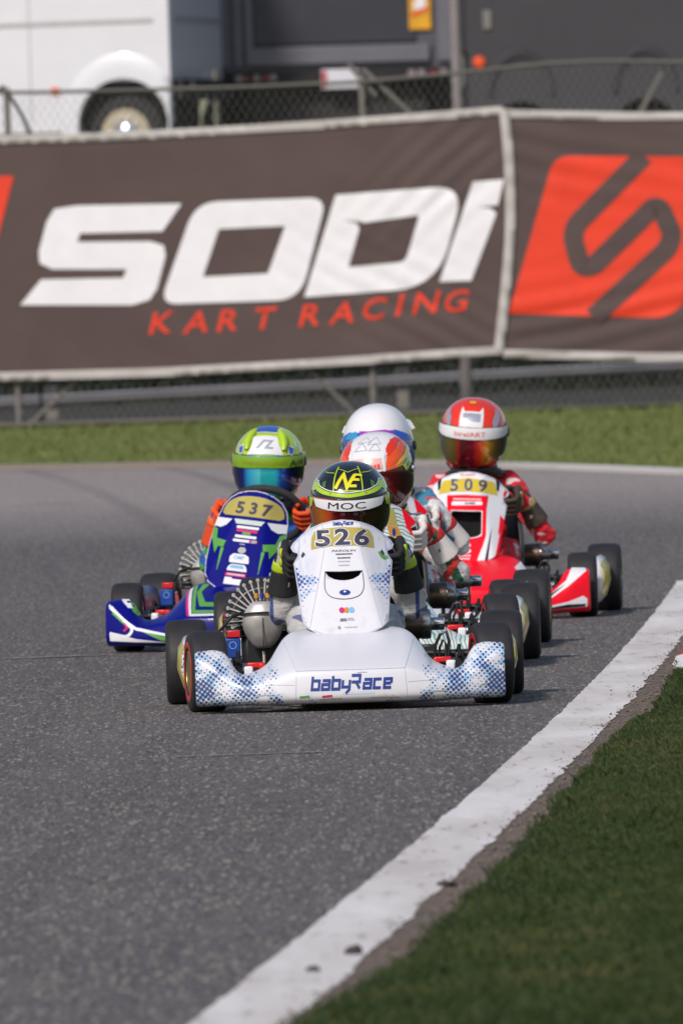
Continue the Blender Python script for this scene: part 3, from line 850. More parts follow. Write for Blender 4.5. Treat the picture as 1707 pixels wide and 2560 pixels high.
# dark lorry at right
MAT_LD = M('lorry_charcoal', (.050, .047, .053), .45, var=.06, vs=1.5)
lt = empty('dark_lorry', (at(1172, 200, TY - 3).x, TY - 3, PZ), R(2))
tag(lt, 'charcoal lorry side with an orange marker lamp behind the fence at right', 'lorry', 'trucks in the paddock')
lx = lambda px: (px - 1172) / FPX * (TY - 3); lz = lambda py, px=1400: at(px, py, TY - 3).z - PZ
ptop = 3.7; poly = [(0, lz(310)), (lx(1225), lz(310))]
for cxp in (1300, 1612):
    for i in range(13):
        a = math.pi - math.pi * i / 12; poly.append((lx(cxp) + .30 * math.cos(a), lz(310) + .24 * math.sin(a)))
    MB().rings([[Vector((lx(cxp) + r_ * math.cos(math.pi * i / 16), y_, lz(235) + r_ * 1.35 * math.sin(math.pi * i / 16))) for r_, y_ in ((.30, -.002), (.30, -.03), (.34, -.035), (.36, -.002))] for i in range(17)]).build('arch_flare', MAT_LD, lt, auto=50)
poly += [(lx(2400), lz(310)), (lx(2400), ptop), (0, ptop)]
MB().prism(poly, 0, .1).build('side_skirt', MAT_LD, lt, smooth=False, bevel=.01)
MB().box((lx(2400) / 2, 1.35, (ptop + lz(120)) / 2), (lx(2400) - .02, 2.4, ptop - lz(120) - .02)).build('body', MAT_LD, lt, smooth=False)
MB().box((lx(2400) / 2, 1.5, .75), (lx(2400) - .1, 1.9, 1.4)).build('chassis', MAT_DARKU, lt)
truck_wheel(lt, lx(1300), .44, .42, .16, False); truck_wheel(lt, lx(1612), .44, .42, .16, False)
MB().lathe([(-.04, .001), (-.035, .05), (-.01, .07), (.0, .07)], 'Y', 18, (lx(1199), -.002, lz(156, 1199))).build('marker_lamp', MAT_ORANGE, lt)
MB().box((lx(1222), -.012, lz(50, 1222)), (.09, .025, .20)).build('side_lamp', M('lens_pale', (.20, .19, .17), .4), lt, bevel=.01)
# black hose over the fence at far left
hz = [floc(*p, .12) for p in ((6, 222), (22, 236), (40, 262), (58, 292), (74, 330), (84, 380), (86, 460))]
hose = empty('black_hose', (hz[-1].x, FY + .12, gz(0, FY)))
tag(hose, 'curved black hose hanging in front of the white truck at far left', 'hose')
off = Vector((hz[-1].x, .12, 0))
MB().tube([p - off for p in hz] + [Vector((0, 0, 1.0)), Vector((0, 0, 0))], .016, 10).build('hose_pipe', MAT_TB, hose)
MB().tube([hz[0] - off + Vector((-.015, 0, .015)), hz[0] - off + Vector((.02, 0, -.02))], .03, 10).build('hose_coupling', MAT_TB, hose)
# ================================================================ karts
MAT_TYRE = M('slick_tyre', (.024, .022, .024), .62, var=.25, vs=9, bump=.35, bs_=140, spec=.4)
MAT_BLK = M('black_plastic', (.016, .016, .017), .45, var=.2)
MAT_STEEL = M('steel', (.42, .42, .43), .28, metal=1.0, var=.1)
MAT_ALU = M('cast_aluminium', (.40, .39, .37), .45, metal=.75, var=.22, vs=22)
MAT_FIN = M('fin_aluminium', (.58, .56, .53), .45, metal=.5, var=.15, vs=30)
MAT_HEAT = M('heat_tinted_steel', (.19, .14, .105), .38, metal=.9, var=.35, vs=14)
MAT_GOLD = M('gold_magnesium', (.45, .33, .10), .35, metal=.9, var=.12)
MAT_TUBE = M('chassis_tube', (.10, .10, .11), .35, metal=.6, var=.1)
MAT_REDP = M('red_anodised', (.62, .015, .02), .35, metal=.2, var=.08)
MAT_BLUEB = M('blue_box', (.01, .05, .30), .4, var=.1)
MAT_GRIP = M('wheel_grip', (.030, .027, .026), .8, var=.2, bump=.4, bs_=300)
MAT_SEAT = M('seat_fibre', (.05, .05, .055), .4, var=.2)
MAT_VOID = M('dark_void', (.004, .004, .005), .9)
MAT_TANK = M('fuel_tank', (.55, .50, .40), .5, var=.05)
MAT_WHITE = M('sticker_white', (.78, .78, .80), .3, coat=.3, var=.03)
MAT_NAVY = M('sticker_navy', (.012, .040, .26), .35, coat=.2, var=.05)
MAT_DIGIT = M('digit_indigo', (.055, .05, .085), .4, var=.05)
MAT_YEL = M('plate_yellow', (.46, .38, .09), .35, coat=.2, var=.06)
MAT_YEL2 = M('plate_yellow_bright', (.66, .50, .03), .35, coat=.2, var=.06)
MAT_RED = M('body_red', (.86, .004, .020), .35, coat=.12, var=.04, vs=4, spec=.22)
MAT_BLUE = M('body_blue', (.002, .003, .185), .35, coat=.12, var=.06, vs=4, spec=.22)
MAT_GREEN = M('sticker_green', (.11, .36, .055), .4, coat=.1, var=.05)
MAT_BLKG = M('gloss_black', (.010, .010, .013), .18, coat=.6, var=.1)
MAT_LINE_G = M('sticker_edge_grey', (.48, .48, .53), .4)
MAT_SKY = M('sticker_sky', (.20, .48, .78), .4)
MAT_MAG = M('sticker_magenta', (.62, .02, .16), .4)
MAT_OCH = M('sticker_ochre', (.62, .28, .03), .4)
MAT_EDGEW = M('panel_edge', (.55, .56, .66), .35)

def halftone(name, base, dark, light, mode):
    """white bodywork printed with blue half-tone dots and hatch; mode picks where the print lies"""
    m, nt, b = newmat(name)
    co = objco(nt); sep = nd(nt, 'ShaderNodeSeparateXYZ'); nt.links.new(co, sep.inputs[0])
    x, y, z = sep.outputs
    ax = math_n(nt, 'ABSOLUTE', x)
    cmb = nd(nt, 'ShaderNodeCombineXYZ'); nt.links.new(ax, cmb.inputs[0]); nt.links.new(z, cmb.inputs[2])
    mp = nd(nt, 'ShaderNodeMapping'); nt.links.new(cmb.outputs[0], mp.inputs[0]); mp.inputs['Rotation'].default_value = (0, R(38), 0); mp.inputs['Scale'].default_value = (84, 84, 84)
    vo = nd(nt, 'ShaderNodeTexVoronoi'); vo.inputs['Scale'].default_value = 1.0; vo.inputs['Randomness'].default_value = 0.0; nt.links.new(mp.outputs[0], vo.inputs['Vector'])
    # the voronoi grid is 3-D: flatten by zeroing y
    big = noise_n(nt, scaled(nt, cmb.outputs[0], (14, 1, 14)), 1.0, 2, .5)
    if mode == 'nose':
        g = math_n(nt, 'ADD', mapr(nt, ax, .17, .33, -.62, .20), mapr(nt, z, .03, .20, .16, -.10))
        g = math_n(nt, 'ADD', g, mapr(nt, ax, .40, .477, 0, .16))
    elif mode == 'panel':
        d = math_n(nt, 'ADD', ax, math_n(nt, 'MULTIPLY', math_n(nt, 'ABSOLUTE', math_n(nt, 'SUBTRACT', z, .15)), -.55))
        g = mapr(nt, d, .035, .110, -.8, .20)
    else:
        g = mapr(nt, z, .0, .25, .0, .05)
    f = math_n(nt, 'ADD', math_n(nt, 'MULTIPLY', math_n(nt, 'SUBTRACT', big, .5), 2.5), g)
    rad = mapr(nt, f, -.10, .50, .10, .50)
    dots = mapr(nt, math_n(nt, 'SUBTRACT', rad, vo.outputs['Distance']), -.05, .05, 0, 1)
    dots = math_n(nt, 'MULTIPLY', dots, mapr(nt, f, -.12, -.06))
    wash = mapr(nt, noise_n(nt, scaled(nt, cmb.outputs[0], (26, 1, 60)), 1.0, 4, .7), .43, .58, 0, .85)
    wash = math_n(nt, 'MULTIPLY', wash, mapr(nt, f, -.10, .15))
    c = mixc(nt, wash, base, light)
    if mode == 'panel':
        up = math_n(nt, 'MULTIPLY', mapr(nt, ax, .075, .13), mapr(nt, z, .17, .27))
        st = mapr(nt, noise_n(nt, scaled(nt, cmb.outputs[0], (60, 1, 16)), 1.0, 3, .6), .44, .60, 0, .7)
        c = mixc(nt, math_n(nt, 'MULTIPLY', up, st), c, (.32, .44, .70))
    c = mixc(nt, math_n(nt, 'MULTIPLY', dots, .93), c, dark)
    n = noise_n(nt, co, 30, 4, .7); grime = math_n(nt, 'MULTIPLY', mapr(nt, n, .52, .75, 0, .35), mapr(nt, z, .02, .10, 1, .15))
    c = mixc(nt, grime, c, (.35, .31, .27))
    nt.links.new(c, b.inputs['Base Color']); b.inputs['Roughness'].default_value = .28; b.inputs['Coat Weight'].default_value = .35
    return m
def wavemat(name, base, c1, c2, sc):
    m, nt, b = newmat(name)
    co = objco(nt); w = nd(nt, 'ShaderNodeTexWave'); w.wave_type = 'RINGS'; w.rings_direction = 'SPHERICAL'; w.inputs['Scale'].default_value = sc
    w.inputs['Distortion'].default_value = 5; w.inputs['Detail'].default_value = 1; w.inputs['Detail Scale'].default_value = 1.2
    nt.links.new(scaled(nt, co, (1.6, .3, 1.6)), w.inputs['Vector'])
    n = noise_n(nt, co, 4, 2)
    c = mixc(nt, mapr(nt, w.outputs['Fac'], .72, .88), base, mixc(nt, mapr(nt, n, .45, .6), c1, c2))
    nt.links.new(c, b.inputs['Base Color']); b.inputs['Roughness'].default_value = .3; b.inputs['Coat Weight'].default_value = .3
    return m
MAT_WNOSE = halftone('white_nose_print', (.73, .73, .77), (.006, .026, .15), (.20, .45, .72), 'nose')
MAT_WPAN = halftone('white_panel_print', (.73, .73, .77), (.03, .075, .30), (.30, .47, .74), 'panel')
MAT_GNOSE = wavemat('white_green_wave', (.72, .74, .74), (.03, .25, .17), (.10, .36, .22), 16)

# ---- front fairing shape
ZT = pchip([(0, .256), (.10, .256), (.137, .254), (.171, .248), (.201, .230), (.229, .194), (.253, .158), (.28, .138), (.335, .121), (.355, .134), (.378, .172), (.397, .194), (.43, .201), (.477, .197)])
ZF = pchip([(0, .128), (.157, .128), (.25, .106), (.335, .094), (.37, .104), (.42, .140), (.477, .178)])
YT = pchip([(0, .03), (.137, .02), (.2, -.03), (.253, -.12), (.30, -.19), (.34, -.21), (.38, -.205), (.477, -.185)])
NOSE_W = .477
def nose_ring(x):
    a = abs(x); yf = -.39 + .115 * (a / NOSE_W) ** 2.2
    zt, zf, yt = ZT(a), min(ZF(a), ZT(a) - .016), YT(a)
    m = .5; bul = .012 if a < .25 else .006
    return [(yt + .02, .034), (yf + .10, .022), (yf + .03, .024), (yf + .004, .038), (yf, .06), (yf + .006, zf - .012), (yf + .012 + .004, zf + .004),
            (yf * (1 - m) + yt * m, zf * (1 - m) + zt * m + bul), (yt - .012, zt), (yt + .012, zt - .006), (yt + .022, zt - .03)]
def nose_pts(x): return chaikin(nose_ring(x), 2, True)
_np = {}
def nose_y(x, z):
    k = round(x, 3)
    if k not in _np:
        p = [q for q in nose_pts(k)]
        i0 = min(range(len(p)), key=lambda i: p[i][1]); i1 = max(range(len(p)), key=lambda i: p[i][1])
        seq = []; i = i0
        while True:
            seq.append(p[i])
            if i == i1: break
            i = (i + 1) % len(p)
        _np[k] = seq
    s = _np[k]; best = None
    for (y0, z0), (y1, z1) in zip(s, s[1:]):
        if z0 <= z <= z1 and z1 > z0:
            return y0 + (y1 - y0) * (z - z0) / (z1 - z0)
    return s[-1][0] if z > s[-1][1] else s[0][0]
def nose_surf(a, b, off):
    e = .004
    y = nose_y(a, b); dz = (nose_y(a, b + e) - nose_y(a, b - e)) / (2 * e); dx = (nose_y(a + e, b) - nose_y(a - e, b)) / (2 * e)
    n = Vector((dx, -1, dz)).normalized()
    return Vector((a, y, b)) + n * off
_nose_me = None
def nose_mesh():
    xs = []
    N = 104
    for i in range(N + 1): xs.append(-NOSE_W + 2 * NOSE_W * i / N)
    rings = []
    for x in xs:
        rings.append([Vector((x, y, z)) for y, z in nose_pts(x)])
    def shr(r, k, dx):
        c = sum(r, Vector()) / len(r); return [Vector((p.x + dx, c.y + (p.y - c.y) * k, c.z + (p.z - c.z) * k)) for p in r]
    rings = [shr(rings[0], .90, -.009), shr(rings[0], .97, -.006)] + rings + [shr(rings[-1], .97, .006), shr(rings[-1], .90, .009)]
    return MB().rings(rings)

# ---- front panel
PAN = [(0, .591), (.034, .588), (.07, .579), (.101, .566), (.128, .546), (.156, .520), (.164, .507), (.158, .495), (.142, .489), (.143, .478), (.157, .456), (.1475, .381), (.139, .296), (.134, .268), (.124, .257), (.095, .241), (.063, .228), (.03, .2205), (0, .2185)]
PAN_BLUE = [(0, .590), (.035, .586), (.07, .574), (.10, .553), (.122, .522), (.134, .48), (.140, .43), (.140, .37), (.134, .31), (.122, .265), (.10, .236), (.07, .220), (.035, .212), (0, .210)]
def pan_y(x, z, flat=1.0):
    zn = (z - .2185) / .3725; a = abs(x)
    xf = .116 - .059 * max(0, min(1, (z - .247) / .253))
    d = a - xf; w = .012
    soft = 0 if d < -w else (d if d > w else (d + w) ** 2 / (4 * w))
    return -.075 + .27 * zn + soft * .95 * flat + .35 * x * x
def pan_surf(a, b, off):
    e = .003; dx = (pan_y(a + e, b) - pan_y(a - e, b)) / (2 * e); dz = (pan_y(a, b + e) - pan_y(a, b - e)) / (2 * e)
    n = Vector((dx, -1, dz)).normalized(); p = Vector((a, pan_y(a, b), b)) + n * off
    return p - Vector((0, 0, .22))

def build_kart(name, label, loc, rz, cfg):
    root = empty(name, loc, rz); tag(root, label, 'kart', 'racing karts')
    # --- wheels
    for sx in (-1, 1):
        for front in (True, False):
            Rr, w, rimr = (.130, .116, .066) if front else (.138, .134, .066)
            x, y = (.450, 0) if front else (.508, .95)
            key = 'f' if front else 'r'
            if key not in WM:
                tp = [(-.48 * w, rimr), (-.505 * w, Rr * .68), (-.50 * w, Rr * .86), (-.455 * w, Rr * .95), (-.36 * w, Rr * .985), (-.2 * w, Rr * .996), (0, Rr)]
                prof = tp + [(-a, b) for a, b in reversed(tp[:-1])] + [(.40 * w, rimr * .97), (-.40 * w, rimr * .97)]
                t = MB().lathe(prof, 'X', 56, closed=True).build('tyre', MAT_TYRE, None, auto=None)
                rp = [(-.48 * w, rimr * 1.03), (-.49 * w, rimr * .93), (-.42 * w, rimr * .90), (-.30 * w, rimr * .62), (-.25 * w, rimr * .35), (-.32 * w, .001)]
                rm = MB().lathe(rp, 'X', 36); rm.lathe([(-h, r) for h, r in rp], 'X', 36)
                r_ = rm.build('wheel', cfg['rim'], None, auto=30)
                ring = MB().lathe([(-.506 * w, Rr * .60), (-.512 * w, Rr * .62), (-.512 * w, Rr * .72), (-.506 * w, Rr * .74)], 'X', 48, closed=True)
                ring.lathe([(.506 * w, Rr * .60), (.512 * w, Rr * .62), (.512 * w, Rr * .72), (.506 * w, Rr * .74)], 'X', 48, closed=True)
                k_ = ring.build('sidewall_marking', MAT_REDP, None, auto=None)
                WM[key] = (t.data, r_.data, k_.data)
                for o in (t, r_, k_): bpy.data.objects.remove(o)
            t, r_, k_ = WM[key]
            if r_.materials[0] != cfg['rim']:
                rk = (key, cfg['rim'].name)
                if rk not in WM: c_ = r_.copy(); c_.materials[0] = cfg['rim']; WM[rk] = c_
                r_ = WM[rk]
            wh = link_mesh('wheel', r_, root, (x * sx, y, Rr - .003), (0, 0, cfg.get('steer', 0) if front else 0))
            link_mesh('tyre', t, wh)
            if front: link_mesh('sidewall_marking', k_, wh)
            MB().lathe([(-.045, .02), (-.03, .03), (.03, .03), (.045, .02)], 'X', 14).build('hub', MAT_STEEL if front else cfg['rim'], wh)
    # --- frame
    fr = MB()
    for s in (-1, 1):
        fr.tube([(s * .13, -.16, .06), (s * .15, .0, .06), (s * .20, .2, .055), (s * .27, .45, .055), (s * .30, .8, .06), (s * .30, 1.1, .07)], .014, 8)
        fr.tube([(s * .15, 0, .06), (s * .33, -.01, .085), (s * .36, 0, .10)], .014, 8)
    for y, a in ((.0, .15), (.42, .26), (.80, .30), (1.1, .30)): fr.tube([(-a, y, .058), (a, y, .058)], .013, 8)
    fr.build('chassis_frame', MAT_TUBE, root, auto=None)
    MB().prism([(-.17, .034), (.17, .034), (.17, .040), (-.17, .040)], -.22, .5).build('floor_tray', MAT_BLK, root)
    MB().tube([(-.43, .95, .135), (.43, .95, .135)], .015, 10).build('rear_axle', MAT_STEEL, root)
    for s in (-1, 1):
        MB().lathe([(-.05, .014), (-.04, .022), (.05, .022), (.06, .014)], 'X', 12, (s * .37, 0, .127)).build('stub_axle', MAT_STEEL, root)
        MB().box((s * .35, .0, .12), (.03, .05, .09)).build('steering_knuckle', MAT_BLK, root, bevel=.005)
        MB().tube([(s * .35, .07, .115), (s * .03, .10, .12)], .008, 8).build('tie_rod', MAT_STEEL, root)
        MB().tube([(s * .35, -.04, .15), (s * .35, .0, .185), (s * .34, .03, .15)], .006, 6).build('king_pin_cable', MAT_BLK, root)
        cl2 = MB(); cl2.box((s * .295, -.12, .145), (.055, .03, .018)); cl2.box((s * .275, -.12, .137), (.02, .032, .03))
        cl2.build('fairing_clamp', MAT_REDP, root, bevel=.004)
        MB().box((s * .318, -.155, .126), (.028, .03, .035)).build('fairing_lug', MAT_WHITE, root, bevel=.006)
        MB().tube([(s * .26, -.30, .10), (s * .27, -.12, .125), (s * .2, -.10, .13), (s * .15, -.02, .07)], .010, 8).build('bumper_bar', MAT_STEEL, root)
    # cables and small fittings beside the fairing
    MB().tube([(.27, -.03, .13), (.275, -.03, .19), (.29, -.03, .222), (.31, -.03, .23), (.318, -.03, .20), (.312, -.03, .13)], .0055, 7).build('brake_hose', MAT_BLK, root)
    MB().tube([(.285, -.02, .13), (.288, -.02, .18), (.30, -.02, .205), (.308, -.02, .19), (.306, -.02, .13)], .0045, 7).build('brake_hose', MAT_BLK, root)
    MB().box((.255, .05, .165), (.045, .05, .05)).build('brake_cylinder', MAT_BLK, root, bevel=.006)
    MB().lathe([(-.012, .004), (-.012, .013), (.0, .014)], 'Y', 14, (.205, .01, .178)).build('bolt', MAT_GOLD, root)
    MB().tube([(.18, .03, .165), (.40, .03, .158)], .010, 8).build('steering_arm', MAT_BLK, root)
    bb = MB().box((-.362, .34, .19), (.050, .05, .062)).build('transponder', MAT_BLUEB, root, bevel=.004)
    MB().box((-.358, .34, .235), (.042, .045, .022)).build('transponder_clip', MAT_REDP, bb, bevel=.003)
    MB().tube([(-.36, .34, .10), (-.36, .34, .16)], .008, 6).build('transponder_bracket', MAT_STEEL, bb)
    fb = Flat().arc_ring((-.362, .20), .010, .012, 18); fb.lay('transponder_print', MAT_SKY, bb, lambda a, b, o: Vector((a, .3146 - o, b)), off=.0008)
    MB().box((0, .22, .13), (.22, .24, .15)).build('fuel_tank', MAT_TANK, root, bevel=.03)
    for s in (-1, 1):
        MB().tube([(s * .12, -.16, .06), (s * .12, -.14, .14), (s * .11, -.13, .20)], .007, 6).build('pedal', MAT_REDP, root)
    # --- steering
    cdir = Vector((0, .77, .64)); cen = Vector((0, .455, cfg.get('wheel_z', .46))); upv = Vector((0, -.64, .77))
    MB().tube([cen - cdir * .52, cen - cdir * .02], .010, 8).build('steering_column', MAT_STEEL, root)
    ph = cfg.get('wheel_turn', 0); wr = .148
    def wp(a, r): return cen + Vector((1, 0, 0)) * (math.sin(a + ph) * r) + upv * (math.cos(a + ph) * r * (.93 if math.cos(a) > 0 else .86))
    sw = MB()
    rings = []
    for i in range(40):
        a = 2 * math.pi * i / 40; p = wp(a, wr); ro = (p - cen).normalized()
        rings.append([p + (ro * math.cos(b) + cdir * math.sin(b)) * .0150 for b in [2 * math.pi * q / 10 for q in range(10)]])
    sw.rings(rings, closed=True)
    swo = sw.build('steering_wheel', MAT_GRIP, root, auto=None)
    sp = MB(); sp.lathe([(-.02, .035), (.0, .04), (.012, .03)], 'Y', 18)
    for v in sp.v:
        q = v.copy(); v[:] = cen + Vector((1, 0, 0)) * q.x + cdir * q.y + upv * q.z
    for a in (R(60), R(-60), R(180)): sp.tube([cen, wp(a, wr)], .009, 6)
    sp.build('wheel_spokes', MAT_BLK, swo)
    # --- seat
    rings = []
    for i in range(13):
        t = i / 12; z = .035 + .40 * t; yb = .90 + .10 * t - .02 * (1 - t); wv = .155 + .02 * math.sin(t * 3); yf = .62 + .20 * t ** 1.5
        pts = []
        for kx, ky in ((-1, 0), (-1.02, .5), (-.85, .9), (-.4, 1.03), (.4, 1.03), (.85, .9), (1.02, .5), (1, 0)):
            pts.append(Vector((kx * wv, yf + (yb - yf) * ky, z)))
        rings.append(pts)
    V = [p for r in rings for p in r]; Fc = []
    for i in range(12):
        for j in range(7): Fc.append((i * 8 + j, i * 8 + j + 1, i * 8 + j + 9, i * 8 + j + 8))
    Fc.append(tuple(range(7, -1, -1)))
    st = mk('seat', V, Fc, MAT_SEAT, root); q = st.modifiers.new('thickness', 'SOLIDIFY'); q.thickness = .012
    # --- engine at the driver's right
    ex, ey, ez = -.262, .66, .268
    en = empty('engine', (0, 0, 0), 0, root)
    MB().box((ex + .005, ey + .14, .15), (.15, .20, .17)).build('crankcase', MAT_BLK, en, bevel=.02)
    MB().lathe([(-.02, .055), (.0, .06), (.10, .06), (.12, .05)], 'Y', 24, (ex, ey + .02, ez + .005)).build('cylinder', MAT_BLK, en)
    for i in range(20):
        a = R(-14 + 208 * i / 19); ca, sa = math.cos(a), math.sin(a)
        rr_ = .112 + .012 * math.sin(max(0, a)) if sa > -.2 else .10
        c = Vector((ex + ca * (rr_ + .05) / 2, ey + .06, ez + .005 + sa * (rr_ + .05) / 2)); rot = Matrix.Rotation(-a, 3, 'Y')
        MB().box(c, (rr_ - .05, .075, .0046), rot).build('cooling_fin', MAT_FIN, en, smooth=False)
        MB().lathe([(0, .0058), (.075, .0058)], 'Y', 8, (ex + ca * rr_, ey + .0225, ez + .005 + sa * rr_)).build('fin_rib', MAT_FIN, en)
    MB().rings([[Vector((ex + (r) * math.cos(R(8 + 164 * i / 20)), ey + .07 + dy, ez + .005 + r * math.sin(R(8 + 164 * i / 20)))) for r, dy in ((.096, 0), (.100, 0), (.100, .02), (.096, .02))] for i in range(21)]).build('shroud_band', MAT_FIN, en)
    egg = MB(); rings = []
    for i in range(1, 14):
        t = i / 14; z = ez + .052 - .150 * t
        hw = .066 * (math.sin(math.pi * t ** .72)) ** .55
        rings.append([Vector((ex + hw * math.cos(b) * 1.0, ey - .03 + hw * .62 * math.sin(b), z)) for b in [2 * math.pi * k / 22 for k in range(22)]])
    egg.rings(rings).build('airbox', M('airbox_grey', (.36, .34, .32), .42, metal=.35, var=.25, vs=18), en, auto=None)
    cap = MB().rings([[Vector((ex + w_ * math.cos(b), ey - .03 + w_ * .66 * math.sin(b), z)) for b in [2 * math.pi * k / 22 for k in range(22)]] for w_, z in ((.030, ez + .062), (.043, ez + .050), (.055, ez + .034), (.064, ez + .020))])
    cap.build('airbox_lid', MAT_FIN, en, auto=None)
    bd = MB().rings([[Vector((ex + r * math.cos(b), ey - .03 + r * .66 * math.sin(b), ez + .016 + .008 * abs(math.sin(b)) + dz)) for r, dz in ((.0655, 0), (.0705, 0), (.0705, .006), (.0655, .006))] for b in [2 * math.pi * k / 28 for k in range(28)]], closed=True)
    bd.build('airbox_strap', MAT_BLK, en)
    MB().tube([(ex, ey - .0735, ez + .01), (ex, ey - .0745, ez - .04), (ex, ey - .062, ez - .085), (ex, ey - .05, ez - .115)], .0016, 5).build('airbox_seam', MAT_BLK, en)
    MB().tube([(ex, ey - .05, ez - .098), (ex, ey - .05, ez - .135)], .0045, 6).build('drain_spigot', MAT_TANK, en)
    MB().tube([(ex - .055, ey + .0, ez + .03), (ex - .10, ey - .03, ez + .015), (ex - .14, ey - .03, ez - .03), (ex - .15, ey, ez - .09)], .006, 6).build('fuel_hose', MAT_BLK, en)
    MB().lathe([(0, .032), (.05, .036), (.09, .032)], 'Z', 16, (ex - .085, ey + .06, ez - .055)).build('carburettor', MAT_BLK, en)
    for i in range(4): MB().lathe([(0, .042), (.004, .042)], 'Z', 16, (ex - .085, ey + .06, ez - .05 + i * .018)).build('carburettor_ring', MAT_STEEL, en)
    for k in range(3):
        MB().lathe([(0, .007), (.016, .007)], 'Z', 8, (ex - .018 + .018 * k, ey + .02, ez + .072)).build('head_nut', (MAT_OCH, MAT_NAVY, MAT_OCH)[k], en)
    # --- exhaust at the driver's left
    mx, my, mz = .215, .90, .235
    exh = MB().lathe([(-.05, .030), (-.045, .043), (.0, .0465), (.045, .047)], 'X', 36, (mx - .01, my, mz)).build('exhaust_silencer', MAT_HEAT, root, auto=50)
    MB().lathe([(.045, .0475), (.050, .0485), (.072, .0485), (.076, .044), (.078, .020)], 'X', 36, (mx - .01, my, mz)).build('silencer_cap', MAT_STEEL, exh, auto=30)
    MB().lathe([(.076, .019), (.080, .021), (.118, .021), (.120, .016), (.10, .015)], 'X', 24, (mx - .01, my, mz)).build('tail_pipe', MAT_CHROME, exh, auto=30)
    MB().tube([(mx - .05, my, mz), (mx - .12, my, mz - .01), (mx - .2, my - .03, mz - .05), (mx - .35, my - .10, mz - .02)], [.03, .034, .028, .02], 12).build('exhaust_pipe', MAT_HEAT, exh)
    MB().tube([(mx + .02, my, mz - .045), (mx + .02, my, mz - .09), (mx + .03, my, .09)], .008, 6).build('silencer_bracket', MAT_STEEL, exh)
    # --- side pods
    for s in (-1, 1):
        rings = []
        prof = [(.470, .07), (.478, .05), (.500, .045), (.522, .07), (.537, .13), (.532, .19), (.518, .222), (.500, .232), (.482, .222), (.470, .18)]
        for y, kx, kz in ((.165, .55, .45), (.175, .80, .75), (.20, .93, .92), (.26, 1, 1), (.5, 1.0, 1.0), (.70, 1.0, 1.0), (.765, .96, .95), (.79, .80, .8)):
            rings.append([Vector((s * (.49 + (a - .49) * kx), y, .14 + (b - .14) * kz)) for a, b in prof])
        pod = MB().rings(rings).build('side_pod', cfg['pod'], root, auto=50)
        pod['label'] = 'side pod with a yellow number panel'
        pp = MB().rings([[Vector((s * (.49 + (x_ + .003 - .49) * kx), y, .14 + (z - .14) * kz)) for x_, z in ((.505, .062), (.519, .07), (.538, .13), (.533, .19), (.518, .215), (.514, .21), (.528, .188), (.533, .13), (.514, .073))] for y, kx, kz in ((.178, .84, .80), (.20, .935, .925), (.26, 1, 1), (.45, 1, 1), (.68, 1, 1))])
        pp.build('side_number_panel', cfg['plate'], pod, auto=30)
        MB().tube([(s * .28, .3, .075), (s * .485, .3, .10), (s * .485, .65, .10), (s * .30, .7, .075)], .010, 7).build('pod_bar', MAT_STEEL, root)
    # --- rear bumper
    rings = []
    for x in rng(-.52, .52, .08):
        d = -.03 * (abs(x) / .52) ** 4
        rings.append([Vector((x, 1.17 + d + a, b)) for a, b in ((0, .06), (.06, .065), (.075, .10), (.06, .135), (0, .142), (-.02, .10))])
    MB().rings(rings).build('rear_bumper', MAT_BLK, root, auto=50)
    for s in (-1, 1): MB().tube([(s * .28, 1.08, .07), (s * .28, 1.17, .11)], .012, 7).build('bumper_stay', MAT_STEEL, root)
    # --- fairing and panel
    no = nose_mesh().build('front_fairing', cfg['nose'], root, auto=60)
    po = cfg.get('panel_off', 0)
    fl = Flat()
    pts = cfg['outline']; hole = cfg.get('hole')
    half = list(pts)
    if hole: half += [(0, hole[-1][1])] + [h for h in reversed(hole[1:-1])] + [(0, hole[0][1])]
    fl.poly(half); fl.poly([(-a, b) for a, b in reversed(half)])
    pn = fl.lay('front_panel', cfg['panel'], root, pan_surf, grid=.0115, off=0)
    bm = bmesh.new(); bm.from_mesh(pn.data); bmesh.ops.remove_doubles(bm, verts=bm.verts, dist=1e-5); bmesh.ops.recalc_face_normals(bm, faces=bm.faces)
    if sum(f.normal.y for f in bm.faces) > 0: bmesh.ops.reverse_faces(bm, faces=bm.faces)
    bm.to_mesh(pn.data); bm.free(); pn.data.polygons.foreach_set('use_smooth', [True] * len(pn.data.polygons))
    sm = pn.modifiers.new('thickness', 'SOLIDIFY'); sm.thickness = .0045; sm.offset = -1
    pn.location = (po, 0, .22); pn.rotation_euler = (0, cfg.get('panel_rot', 0), 0)
    full = [(a * .985, .40 + (b - .40) * .985) for a, b in pts] + [(-a * .985, .40 + (b - .40) * .985) for a, b in reversed(pts[1:-1])]
    Flat().stroke(full, .0035, closed=True).lay('panel_rim', cfg['rimline'], pn, pan_surf, grid=.02, off=.0008)
    if hole:
        MB().prism([(-.075, -.22 + .33), (.075, -.22 + .33), (.072, -.22 + .445), (-.072, -.22 + .445)], .13, .16).build('opening_shade_plate', MAT_VOID, pn)  # near-black plate added behind the opening, standing in for its shaded inside
    MB().tube([(0, pan_y(0, .5) + .01, .28), (0, .30, .22), (0, .36, .16)], .008, 6).build('panel_stay', MAT_STEEL, pn)
    cfg['print'](root, no, pn)
    return root
WM = {}

